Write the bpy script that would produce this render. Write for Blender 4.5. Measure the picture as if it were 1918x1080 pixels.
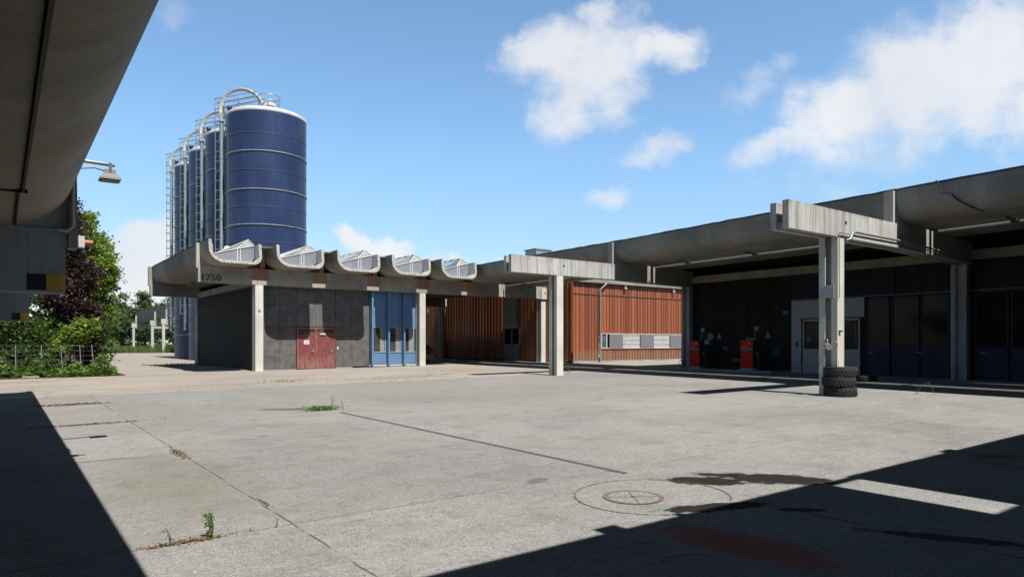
import bpy, bmesh, math, random
from mathutils import Vector, Matrix
R = math.radians
random.seed(7)
S = bpy.context.scene
COL = S.collection
for o in list(bpy.data.objects): bpy.data.objects.remove(o)

# ------------------------------------------------------------------ camera
YAW = 36.734                      # degrees clockwise from +Y
cam_d = bpy.data.cameras.new('camera')
cam = bpy.data.objects.new('camera', cam_d); COL.objects.link(cam)
cam.location = (0, 0, 1.66)
cam.rotation_euler = (R(90), 0, -R(YAW))
cam_d.sensor_fit = 'HORIZONTAL'; cam_d.sensor_width = 36
cam_d.lens = 36 * 1285 / 1918
cam_d.shift_y = (643 - 540) / 1918
cam_d.clip_start = 0.05; cam_d.clip_end = 3000
S.camera = cam
S.view_settings.view_transform = 'Standard'; S.view_settings.look = 'None'
EXPO = .85                        # raised; colours and sky are scaled down by the same factor
S.view_settings.exposure = EXPO; S.view_settings.gamma = 1.0
S.view_settings.use_curve_mapping = False

# sun: travels along (+.025, +.625, -1)
SUN_EL = math.atan2(1, math.hypot(.025, .625))
SUN_AZ = math.atan2(-.025, -.625)           # heading of the sun, clockwise from +Y
sun_d = bpy.data.lights.new('sun', 'SUN'); sun_d.energy = 5.0; sun_d.angle = R(.5); sun_d.color = (1, .955, .88)
sun = bpy.data.objects.new('sun', sun_d); COL.objects.link(sun)
sun.location = (-5, -60, 90)
sun.rotation_euler = Vector((.025, .625, -1)).to_track_quat('-Z', 'Y').to_euler()

# ------------------------------------------------------------------ node helpers
class NT:
    def __init__(s, nt): s.nt = nt
    def n(s, typ, props=None, **inp):
        nd = s.nt.nodes.new(typ)
        for k, v in (props or {}).items(): setattr(nd, k, v)
        for k, v in inp.items():
            key = int(k[1:]) if k[0] == 'i' and k[1:].isdigit() else k.replace('_', ' ')
            s.set(nd.inputs[key], v)
        return nd
    def set(s, sock, v):
        if isinstance(v, bpy.types.NodeSocket): s.nt.links.new(v, sock)
        elif isinstance(v, bpy.types.Node): s.nt.links.new(v.outputs[0], sock)
        else:
            if isinstance(v, tuple) and len(v) == 3 and sock.type == 'RGBA': v = (*v, 1)
            sock.default_value = v
    def math(s, op, a, b=0.0, c=None, clamp=False):
        kw = dict(i0=a, i1=b)
        if c is not None: kw['i2'] = c
        return s.n('ShaderNodeMath', {'operation': op, 'use_clamp': clamp}, **kw).outputs[0]
    def noise(s, vec, scale, detail=4, rough=.55, dist=0.0):
        return s.n('ShaderNodeTexNoise', Vector=vec, Scale=scale, Detail=detail, Roughness=rough, Distortion=dist).outputs[0]
    def mapping(s, vec, scale=(1, 1, 1), loc=(0, 0, 0), rot=(0, 0, 0), kind='POINT'):
        return s.n('ShaderNodeMapping', {'vector_type': kind}, Vector=vec, Scale=scale, Location=loc, Rotation=rot).outputs[0]
    def ramp(s, fac, a, b, lo=0.0, hi=1.0):       # smoothstep map range
        nd = s.n('ShaderNodeMapRange', {'interpolation_type': 'SMOOTHSTEP'}, Value=fac)
        nd.inputs[1].default_value = a; nd.inputs[2].default_value = b
        nd.inputs[3].default_value = lo; nd.inputs[4].default_value = hi
        return nd.outputs[0]
    def mix(s, fac, a, b, mode='MIX'):
        nd = s.n('ShaderNodeMix', {'data_type': 'RGBA', 'blend_type': mode})
        s.set(nd.inputs[0], fac); s.set(nd.inputs[6], a); s.set(nd.inputs[7], b)
        return nd.outputs[2]
    def sep(s, v): return s.n('ShaderNodeSeparateXYZ', Vector=v).outputs

def mat(name):
    m = bpy.data.materials.new(name); m.use_nodes = True
    t = NT(m.node_tree); m.node_tree.nodes.clear()
    out = t.n('ShaderNodeOutputMaterial'); b = t.n('ShaderNodeBsdfPrincipled')
    t.nt.links.new(b.outputs[0], out.inputs[0])
    co = t.n('ShaderNodeTexCoord').outputs['Object']
    return m, t, b, co, out

def simple(name, col, rough=.6, metal=0.0, var=.12, scale=3.0, bump=0.0, spec=None):
    m, t, b, co, out = mat(name)
    n = t.noise(co, scale, 6, .6); n2 = t.noise(co, scale * 9, 4, .6)
    f = t.math('ADD', t.math('MULTIPLY', n, .65), t.math('MULTIPLY', n2, .35))
    lo = tuple(c * (1 - var * 1.6) for c in col); hi = tuple(min(1, c * (1 + var * 1.6)) for c in col)
    t.set(b.inputs['Base Color'], t.mix(t.ramp(f, .3, .7), lo, hi))
    b.inputs['Roughness'].default_value = rough; b.inputs['Metallic'].default_value = metal
    if spec is not None: b.inputs['Specular IOR Level'].default_value = spec
    if bump:
        t.set(b.inputs['Normal'], t.n('ShaderNodeBump', Strength=bump, Distance=.02, Height=n2))
    return m

def concrete(name, base, streak=.35, blotch=.3, agg=0.0, warm=.0, formlines=False, topdirt=0.0, ztop=5.3):
    m, t, b, co, out = mat(name)
    n1 = t.noise(co, .55, 5, .6, .4); n2 = t.noise(co, 3.2, 8, .65); n3 = t.noise(co, 60, 3, .6)
    st = t.noise(t.mapping(co, (5, 5, .22)), 1.0, 6, .62)
    st2 = t.noise(t.mapping(co, (17, 17, .5)), 1.0, 3, .6)
    dark = tuple(c * .5 for c in base); warmc = (base[0] * 1.0, base[1] * .86, base[2] * .66)
    c = t.mix(t.ramp(n1, .32, .7), tuple(c * (1 - blotch) for c in base), tuple(min(1, c * (1 + blotch * .5)) for c in base))
    c = t.mix(t.math('MULTIPLY', t.ramp(st, .5, .72), streak), c, dark)
    c = t.mix(t.math('MULTIPLY', t.ramp(st2, .50, .66), streak * .8), c, tuple(c_ * .6 for c_ in base))
    if formlines: c = t.mix(t.math('MULTIPLY', t.ramp(t.noise(t.mapping(co, (9, 9, .3)), 1.0, 5, .7), .50, .64), .75), c, tuple(c_ * .42 for c_ in base))
    c = t.mix(t.math('MULTIPLY', t.ramp(n2, .45, .75), blotch * .7), c, tuple(c_ * .62 for c_ in base))
    if warm: c = t.mix(t.math('MULTIPLY', t.ramp(t.noise(co, .9, 4), .42, .62), warm), c, warmc)
    if topdirt:
        z = t.sep(co)[2]
        zz = t.math('ADD', z, t.math('MULTIPLY', t.math('SUBTRACT', st, .5), .9))
        c = t.mix(t.ramp(zz, ztop - .42, ztop, 0, topdirt), c, (base[0] * .40, base[1] * .36, base[2] * .34))
    sp = t.ramp(n3, .35, .7, .90, 1.07)
    c = t.mix(1.0, c, t.n('ShaderNodeCombineColor', i0=sp, i1=sp, i2=sp), 'MULTIPLY')
    pits = t.n('ShaderNodeTexVoronoi', Vector=co, Scale=11.0).outputs['Distance']
    c = t.mix(t.ramp(pits, .035, .075, .55, 0), c, dark)
    if agg:
        v = t.n('ShaderNodeTexVoronoi', Vector=co, Scale=38.0)
        vs = t.sep(v.outputs['Color'])[0]
        c = t.mix(agg, c, t.mix(t.ramp(vs, .1, .9), tuple(c_ * .45 for c_ in base), tuple(min(1, c_ * 1.75) for c_ in base)))
    if formlines:
        x, y, z = t.sep(co)
        saw = t.math('FRACT', t.math('MULTIPLY', t.math('ADD', x, y), 1 / .42))
        c = t.mix(t.math('MULTIPLY', t.math('LESS_THAN', saw, .035), .5), c, dark)
    t.set(b.inputs['Base Color'], c)
    b.inputs['Roughness'].default_value = .88; b.inputs['Specular IOR Level'].default_value = .25
    hgt = t.math('ADD', t.math('MULTIPLY', n2, .6), t.math('MULTIPLY', n3, .5 + agg))
    t.set(b.inputs['Normal'], t.n('ShaderNodeBump', Strength=.25 + agg * .4, Distance=.02, Height=hgt))
    return m

def glossy_glass(name, col, rough=.04, spec=.4):
    m, t, b, co, out = mat(name)
    n = t.noise(co, 1.3, 3)
    t.set(b.inputs['Base Color'], t.mix(t.ramp(n, .35, .7), tuple(c * .6 for c in col), tuple(c * 1.4 for c in col)))
    b.inputs['Roughness'].default_value = rough; b.inputs['Specular IOR Level'].default_value = spec
    return m

def leafmat(name, lo, hi, trans=.35):
    m, t, b, co, out = mat(name)
    rnd = t.n('ShaderNodeNewGeometry').outputs['Random Per Island']
    n = t.noise(co, .9, 3)
    c = t.mix(t.math('ADD', t.math('MULTIPLY', rnd, .6), t.math('MULTIPLY', t.ramp(n, .3, .7), .4)), lo, hi)
    t.set(b.inputs['Base Color'], c); b.inputs['Roughness'].default_value = .5; b.inputs['Specular IOR Level'].default_value = .3
    tr = t.n('ShaderNodeBsdfTranslucent', Color=t.mix(.5, c, (hi[0] * 1.3, hi[1] * 1.35, hi[2] * .5)))
    mx = t.n('ShaderNodeMixShader', i0=trans, i1=b.outputs[0], i2=tr.outputs[0])
    t.nt.links.new(mx.outputs[0], out.inputs[0])
    return m

# ------------------------------------------------------------------ world: Nishita sky + cloud bank
world = bpy.data.worlds.new('World'); S.world = world; world.use_nodes = True
w = NT(world.node_tree); world.node_tree.nodes.clear()
SKY_STRENGTH = .15 / 2 ** EXPO
wo = w.n('ShaderNodeOutputWorld'); bg = w.n('ShaderNodeBackground', Strength=SKY_STRENGTH)
w.nt.links.new(bg.outputs[0], wo.inputs[0])
sky = w.n('ShaderNodeTexSky', {'sky_type': 'NISHITA', 'sun_disc': False, 'sun_elevation': SUN_EL, 'sun_rotation': SUN_AZ,
                               'air_density': 1.0, 'dust_density': .6, 'ozone_density': 1.6, 'altitude': 400})
dirv = w.n('ShaderNodeTexCoord').outputs['Generated']
dx, dy, dz = w.sep(dirv)
ct, sn = math.cos(R(YAW)), math.sin(R(YAW))
fwd = w.math('MAXIMUM', w.math('ADD', w.math('MULTIPLY', dx, sn), w.math('MULTIPLY', dy, ct)), .02)
lat = w.math('SUBTRACT', w.math('MULTIPLY', dx, ct), w.math('MULTIPLY', dy, sn))
uv = w.n('ShaderNodeCombineXYZ', X=w.math('DIVIDE', lat, fwd), Y=w.math('DIVIDE', dz, fwd), Z=0.0).outputs[0]
# clouds on the flat cloud deck towards the north-east: centre (u,v), radii, tilt, weight
CL = [(.07, .43, .11, .06, 25, 1.0), (.12, .41, .12, .09, 35, 1.05), (.03, .415, .07, .04, 25, .9), (.215, .435, .085, .04, 22, .9), (.08, .345, .08, .055, 35, .85), (.16, .37, .06, .06, 30, .7),
      (.125, .48, .04, .05, 0, .85), (.205, .285, .07, .03, 12, .74), (.165, .235, .045, .025, 20, .44), (.14, .218, .055, .028, 20, .66),
      (.62, .39, .28, .11, 25, 1.05), (.80, .36, .14, .10, 10, 1.0), (.50, .345, .17, .075, 30, 1.0), (.71, .42, .2, .12, 15, 1.05), (.40, .295, .11, .045, 32, .85), (.68, .35, .16, .07, 12, .85), (.58, .32, .14, .05, 22, .75), (.35, .26, .07, .03, 30, .55),
      (.345, .37, .09, .05, 10, .48), (.40, .40, .05, .03, 40, .45), (.47, .235, .09, .035, 30, .42), (.43, .255, .16, .05, 25, .42), (.56, .27, .10, .04, 25, .45),
      (-.228, .142, .032, .024, -15, 1.15), (-.19, .128, .055, .022, -8, 1.1), (-.085, .122, .02, .014, 0, .9), (-.10, .112, .08, .015, 0, .7), (.0, .105, .07, .012, 0, .6),
      (-.56, .11, .12, .075, 0, 1.35), (-.64, .15, .06, .03, 0, 1.1), (-.53, .15, .08, .045, 0, 1.1), (-.50, .49, .05, .05, 50, .42),
      (-.9, .3, .2, .1, 10, .9), (1.0, .25, .25, .08, 10, .9), (-.55, .08, .3, .02, 0, .8)]
wob = w.n('ShaderNodeVectorMath', {'operation': 'SCALE'}, i0=w.n('ShaderNodeVectorMath', {'operation': 'SUBTRACT'},
        i0=w.n('ShaderNodeTexNoise', Vector=uv, Scale=9.0, Detail=6.0, Roughness=.6).outputs['Color'], i1=(.5, .5, .5)).outputs[0])
wob.inputs['Scale'].default_value = .11
uvw = w.n('ShaderNodeVectorMath', {'operation': 'ADD'}, i0=uv, i1=wob.outputs[0]).outputs[0]
field = None
for (cx, cy, rx, ry, rot, wt) in CL:
    mp = w.mapping(uvw, (rx, ry, 1), (cx, cy, 0), (0, 0, R(rot)), 'TEXTURE')
    ln = w.n('ShaderNodeVectorMath', {'operation': 'LENGTH'}, i0=mp).outputs['Value']
    g = w.ramp(ln, 1.5, .0, 0, wt)
    field = g if field is None else w.math('SMOOTH_MAX', field, g, .12)
fbm = w.noise(uv, 14, 9, .62, .3); fbm2 = w.noise(uv, 5, 5, .6)
dens = w.math('ADD', field, w.math('MULTIPLY', w.math('SUBTRACT', fbm, .5), .8))
wisp = w.noise(w.mapping(uv, (1, 2.2, 1), rot=(0, 0, R(-25))), 9, 8, .7, .8)
alpha = w.math('MULTIPLY', w.ramp(w.math('ADD', dens, w.math('MULTIPLY', w.math('SUBTRACT', wisp, .5), .45)), .22, .95), w.ramp(field, .04, .45))
K = 1 / (SKY_STRENGTH * 2 ** EXPO)
shade = w.ramp(w.math('ADD', fbm2, w.math('MULTIPLY', fbm, .3)), .45, .9)
ccol = w.mix(shade, (.80 * K, .82 * K, .87 * K), (.94 * K, .94 * K, .94 * K))
low = w.mix(w.ramp(dz, .02, .30), w.mix(1.0, sky.outputs[0], (.92, .93, .93), 'MULTIPLY'), w.mix(1.0, sky.outputs[0], (1.14, 1.34, 1.36), 'MULTIPLY'))
skyc = w.mix(w.ramp(dz, .43, .62), low, w.mix(1.0, sky.outputs[0], (.24, .20, .16), 'MULTIPLY'))
w.set(bg.inputs['Color'], w.mix(w.math('MULTIPLY', alpha, .89), skyc, ccol))

# ------------------------------------------------------------------ object helpers
def tag(o, label=None, cat=None, group=None, kind=None):
    if label: o['label'] = label
    if cat: o['category'] = cat
    if group: o['group'] = group
    if kind: o['kind'] = kind
    return o
def thing(name, label, cat, loc=(0, 0, 0), rz=0.0, group=None):
    o = bpy.data.objects.new(name, None); COL.objects.link(o); o.location = loc; o.rotation_euler = (0, 0, rz)
    o.empty_display_size = .3
    return tag(o, label, cat, group)
class MB:
    """collects shapes (local coordinates) and links them as ONE mesh object"""
    def __init__(s): s.v = []; s.f = []; s.m = []; s.sm = []
    def add(s, vs, fs, m=0, smooth=False):
        b = len(s.v); s.v += [tuple(v) for v in vs]
        for f in fs: s.f.append(tuple(i + b for i in f)); s.m.append(m); s.sm.append(smooth)
        return s
    def box(s, x0, x1, y0, y1, z0, z1, m=0, skew=0.0):
        d = skew                                   # y shift of the x1 side
        vs = [(x0, y0, z0), (x1, y0 + d, z0), (x1, y1 + d, z0), (x0, y1, z0), (x0, y0, z1), (x1, y0 + d, z1), (x1, y1 + d, z1), (x0, y1, z1)]
        return s.add(vs, [(3, 2, 1, 0), (4, 5, 6, 7), (0, 1, 5, 4), (1, 2, 6, 5), (2, 3, 7, 6), (3, 0, 4, 7)], m)
    def bbox(s, x0, x1, y0, y1, z0, z1, r=.01, m=0):   # bevelled box
        bm = bmesh.new(); bmesh.ops.create_cube(bm, size=1)
        for v in bm.verts: v.co = ((x0 + x1) / 2 + v.co.x * (x1 - x0), (y0 + y1) / 2 + v.co.y * (y1 - y0), (z0 + z1) / 2 + v.co.z * (z1 - z0))
        bmesh.ops.bevel(bm, geom=bm.edges[:], offset=r, segments=2, affect='EDGES', profile=.6)
        bm.verts.index_update()
        s.add([v.co[:] for v in bm.verts], [[v.index for v in f.verts] for f in bm.faces], m); bm.free(); return s
    def tube(s, pts, r, n=8, m=0, caps=True, smooth=True):
        pts = [Vector(p) for p in pts]; rr = r if isinstance(r, (list, tuple)) else [r] * len(pts)
        rings = []; prev = None
        for i, p in enumerate(pts):
            t = (pts[min(i + 1, len(pts) - 1)] - pts[max(i - 1, 0)])
            t = t.normalized() if t.length > 1e-9 else Vector((0, 0, 1))
            if prev is None: a = t.orthogonal().normalized()
            else:
                a = prev - t * prev.dot(t); a = a.normalized() if a.length > 1e-6 else t.orthogonal().normalized()
            prev = a; bb = t.cross(a)
            rings.append([p + (a * math.cos(2 * math.pi * k / n) + bb * math.sin(2 * math.pi * k / n)) * rr[i] for k in range(n)])
        vs = [v for rg in rings for v in rg]; fs = []
        for i in range(len(pts) - 1):
            for k in range(n): fs.append((i * n + k, i * n + (k + 1) % n, (i + 1) * n + (k + 1) % n, (i + 1) * n + k))
        s.add(vs, fs, m, smooth)
        if caps: s.add(rings[0], [tuple(range(n - 1, -1, -1))], m); s.add(rings[-1], [tuple(range(n))], m)
        return s
    def lathe(s, prof, c=(0, 0, 0), n=32, m=0, smooth=True, a0=0.0, a1=2 * math.pi):
        full = abs(a1 - a0 - 2 * math.pi) < 1e-6; k = n if full else n + 1
        vs = []; fs = []
        for (r, z) in prof:
            for i in range(k):
                a = a0 + (a1 - a0) * i / n; vs.append((c[0] + r * math.cos(a), c[1] + r * math.sin(a), c[2] + z))
        for j in range(len(prof) - 1):
            for i in range(n): fs.append((j * k + i, j * k + (i + 1) % k, (j + 1) * k + (i + 1) % k, (j + 1) * k + i))
        return s.add(vs, fs, m, smooth)
    def disc(s, c, r, n=24, axis='z', m=0, r0=0.0):
        def pt(a, rad):
            u, v = math.cos(a) * rad, math.sin(a) * rad
            return (c[0] + u, c[1] + v, c[2]) if axis == 'z' else (c[0] + u, c[1], c[2] + v) if axis == 'y' else (c[0], c[1] + u, c[2] + v)
        if r0 == 0: return s.add([pt(2 * math.pi * i / n, r) for i in range(n)], [tuple(range(n))], m)
        vs = [pt(2 * math.pi * i / n, r) for i in range(n)] + [pt(2 * math.pi * i / n, r0) for i in range(n)]
        return s.add(vs, [(i, (i + 1) % n, n + (i + 1) % n, n + i) for i in range(n)], m)
    def build(s, name, mats, parent=None, off=None):
        if not isinstance(mats, (list, tuple)): mats = [mats]
        me = bpy.data.meshes.new(name)
        if off is None:
            off = Vector((0, 0, 0)); p = parent
            while p is not None: off = off + Vector(p.location); p = p.parent
            if parent is not None and parent.get('local'): off = Vector((0, 0, 0))
        vs = [(v[0] - off[0], v[1] - off[1], v[2] - off[2]) for v in s.v]
        me.from_pydata(vs, [], s.f); me.update()
        for m in mats: me.materials.append(m)
        me.polygons.foreach_set('material_index', s.m); me.polygons.foreach_set('use_smooth', s.sm)
        bm = bmesh.new(); bm.from_mesh(me); bmesh.ops.recalc_face_normals(bm, faces=bm.faces); bm.to_mesh(me); bm.free()
        o = bpy.data.objects.new(name, me); COL.objects.link(o)
        if parent is not None: o.parent = parent
        return o
def shade_angle(o, ang=35):
    me = o.data; me.polygons.foreach_set('use_smooth', [True] * len(me.polygons)); me.set_sharp_from_angle(angle=R(ang)); return o
def copy_tree(o, parent=None):
    c = o.copy(); COL.objects.link(c)
    if parent is not None: c.parent = parent
    for ch in list(o.children): copy_tree(ch, c)
    return c
def zg(x, y):                      # the yard falls gently towards the camera
    t = .00875 * x + .0047 * y
    if t > .4: t = .4 + .08 * (1 - math.exp(-(t - .4) / .08))
    elif t < 0: t = -.08 * (1 - math.exp(t / .08))
    k = min(1, max(0, (y - 40) / 20)); k = k * k * (3 - 2 * k)
    return t * (1 - .55 * k)

# ------------------------------------------------------------------ materials
CONC = concrete('weathered_concrete', (.54, .525, .475), .55, .35, warm=.25)
CONC_FACE = concrete('streaked_concrete', (.72, .71, .675), .75, .22, formlines=True, topdirt=.8, ztop=5.34)
CONC_COL = concrete('pale_column_concrete', (.88, .87, .80), .22, .2, warm=.12)
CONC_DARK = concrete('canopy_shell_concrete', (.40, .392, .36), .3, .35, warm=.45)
CONC_LOW = concrete('low_canopy_concrete', (.50, .465, .40), .25, .3, warm=.3)
CONC_BLUE = concrete('bluish_concrete', (.47, .485, .50), .45, .3)
CONC_AGG = concrete('exposed_aggregate', (.60, .58, .52), .1, .2, agg=.75)
CONC_PINK = concrete('reddish_infill_and_light', (.42, .29, .22), .2, .2)
BITUMEN = simple('roof_bitumen', (.085, .085, .088), .9, var=.4, scale=14, bump=.6)
WHITE = simple('white_sheet', (.74, .75, .76), .5, var=.06)
WHITE_D = simple('white_paint_worn', (.62, .62, .60), .6, var=.12)
LAV = simple('pale_gable_panel', (.29, .295, .345), .55, var=.1, scale=1.6)
BROWNB = simple('brown_board', (.20, .13, .085), .8, var=.2, scale=2)
BLACKW = simple('dark_fibre_board', (.165, .156, .153), .75, var=.22, scale=2.2, spec=.15)
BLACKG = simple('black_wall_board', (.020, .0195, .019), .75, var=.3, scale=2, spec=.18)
GALV = simple('galvanised_steel', (.50, .53, .55), .42, .55, var=.12, scale=6)
STEEL_D = simple('dark_steel', (.07, .075, .08), .5, .5)
ALU = simple('aluminium_grey', (.42, .43, .45), .45, .3, var=.06)
BLACK = simple('black_rubber', (.018, .018, .019), .75, var=.3, scale=9, bump=.2)
BLK_PAINT = simple('black_paint', (.012, .013, .016), .6)
YEL_PAINT = simple('yellow_paint', (.85, .52, .06), .6, var=.16, scale=7)
DARKBLUE = simple('navy_door_paint', (.022, .025, .066), .55, var=.35, scale=3, spec=.2)
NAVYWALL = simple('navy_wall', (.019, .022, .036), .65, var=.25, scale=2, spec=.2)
GREYBLUE = simple('grey_portal_panel', (.36, .39, .41), .45, var=.08)
GLASS = glossy_glass('dark_window_glass', (.022, .019, .015), .08, .10)
GLASS_F = glossy_glass('office_window_glass', (.09, .085, .075), .03)
BLUE_P = simple('blue_panel_paint', (.16, .31, .52), .4, var=.08, scale=1.5)
BLUE_L = simple('light_blue_frame', (.30, .45, .62), .4, var=.06)
RUBBER_Y = simple('pale_lamp_plastic', (.75, .66, .42), .35)
RED_PUMP = simple('red_pump_paint', (.80, .012, .009), .5, var=.08, spec=.15)
PAPER = simple('white_paper', (.8, .8, .78), .7, var=.04)
SIGNGREY = simple('faded_sign', (.22, .22, .21), .6, var=.2, scale=9)
ORANGE = simple('faded_orange_plastic', (.42, .19, .10), .5)

def door_red():
    m, t, b, co, out = mat('weathered_red_door')
    n = t.noise(t.mapping(co, (7, 7, 1.2)), 1, 7, .65); n2 = t.noise(co, 5, 6, .6); z = t.sep(co)[2]
    c = t.mix(t.ramp(n2, .3, .7), (.21, .042, .040), (.30, .085, .075))
    wz = t.math('ADD', t.math('MULTIPLY', t.ramp(z, 1.3, .35), .34), n)
    c = t.mix(t.ramp(wz, .66, 1.0, 0, .6), c, (.42, .25, .24))
    t.set(b.inputs['Base Color'], c); b.inputs['Roughness'].default_value = .6
    return m
DOORRED = door_red()
DOORFR = simple('rusty_door_frame', (.33, .12, .055), .6, var=.2, scale=5)

def wood(name, lo, hi, greyfoot=True):
    m, t, b, co, out = mat(name)
    rnd = t.n('ShaderNodeNewGeometry').outputs['Random Per Island']
    gr = t.noise(t.mapping(co, (14, 14, .5)), 1, 6, .6); g2 = t.noise(t.mapping(co, (60, 60, 1.2)), 1, 3, .6)
    f = t.math('ADD', t.math('MULTIPLY', rnd, .8), t.math('MULTIPLY', gr, .5))
    c = t.mix(t.ramp(f, .15, 1.15), lo, hi)
    c = t.mix(t.ramp(g2, .5, .8, 0, .5), c, tuple(a * .5 for a in lo))
    if greyfoot:
        z = t.sep(co)[2]; c = t.mix(t.ramp(t.math('ADD', z, t.math('MULTIPLY', gr, .5)), 1.15, .72, 0, .55), c, (.30, .22, .13))
    t.set(b.inputs['Base Color'], c); b.inputs['Roughness'].default_value = .65
    return m
WOOD = wood('orange_timber_board', (.23, .058, .022), (.49, .148, .060))
WOOD_D = wood('brown_timber_board', (.33, .112, .045), (.60, .225, .095), False)

def silo_mat():
    m, t, b, co, out = mat('navy_silo_enamel')
    n = t.noise(t.mapping(co, (1, 1, .3)), .8, 5); x, y, z = t.sep(co)
    drip = t.noise(t.mapping(co, (4, 4, .12)), 1, 5, .6)
    c = t.mix(t.ramp(n, .3, .7), (.022, .040, .115), (.038, .062, .165))
    c = t.mix(t.ramp(drip, .58, .8, 0, .35), c, (.085, .10, .17))
    t.set(b.inputs['Base Color'], c); b.inputs['Roughness'].default_value = .36; b.inputs['Specular IOR Level'].default_value = .28
    return m
SILO = silo_mat()
SEAM = simple('silo_seam', (.010, .014, .035), .6)
SEAMDOT = simple('silo_bolt_line', (.26, .26, .27), .6, var=.4, scale=6)
def cover_mat():
    m, t, b, co, out = mat('tinted_cover_sheet')
    b.inputs['Base Color'].default_value = (.72, .72, .70, 1); b.inputs['Roughness'].default_value = .45
    tr = t.n('ShaderNodeBsdfTransparent', Color=(1, .62, .42))
    mx = t.n('ShaderNodeMixShader', i0=.22, i1=b.outputs[0], i2=tr.outputs[0]); t.nt.links.new(mx.outputs[0], out.inputs[0])
    return m
COVER = cover_mat()

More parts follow.
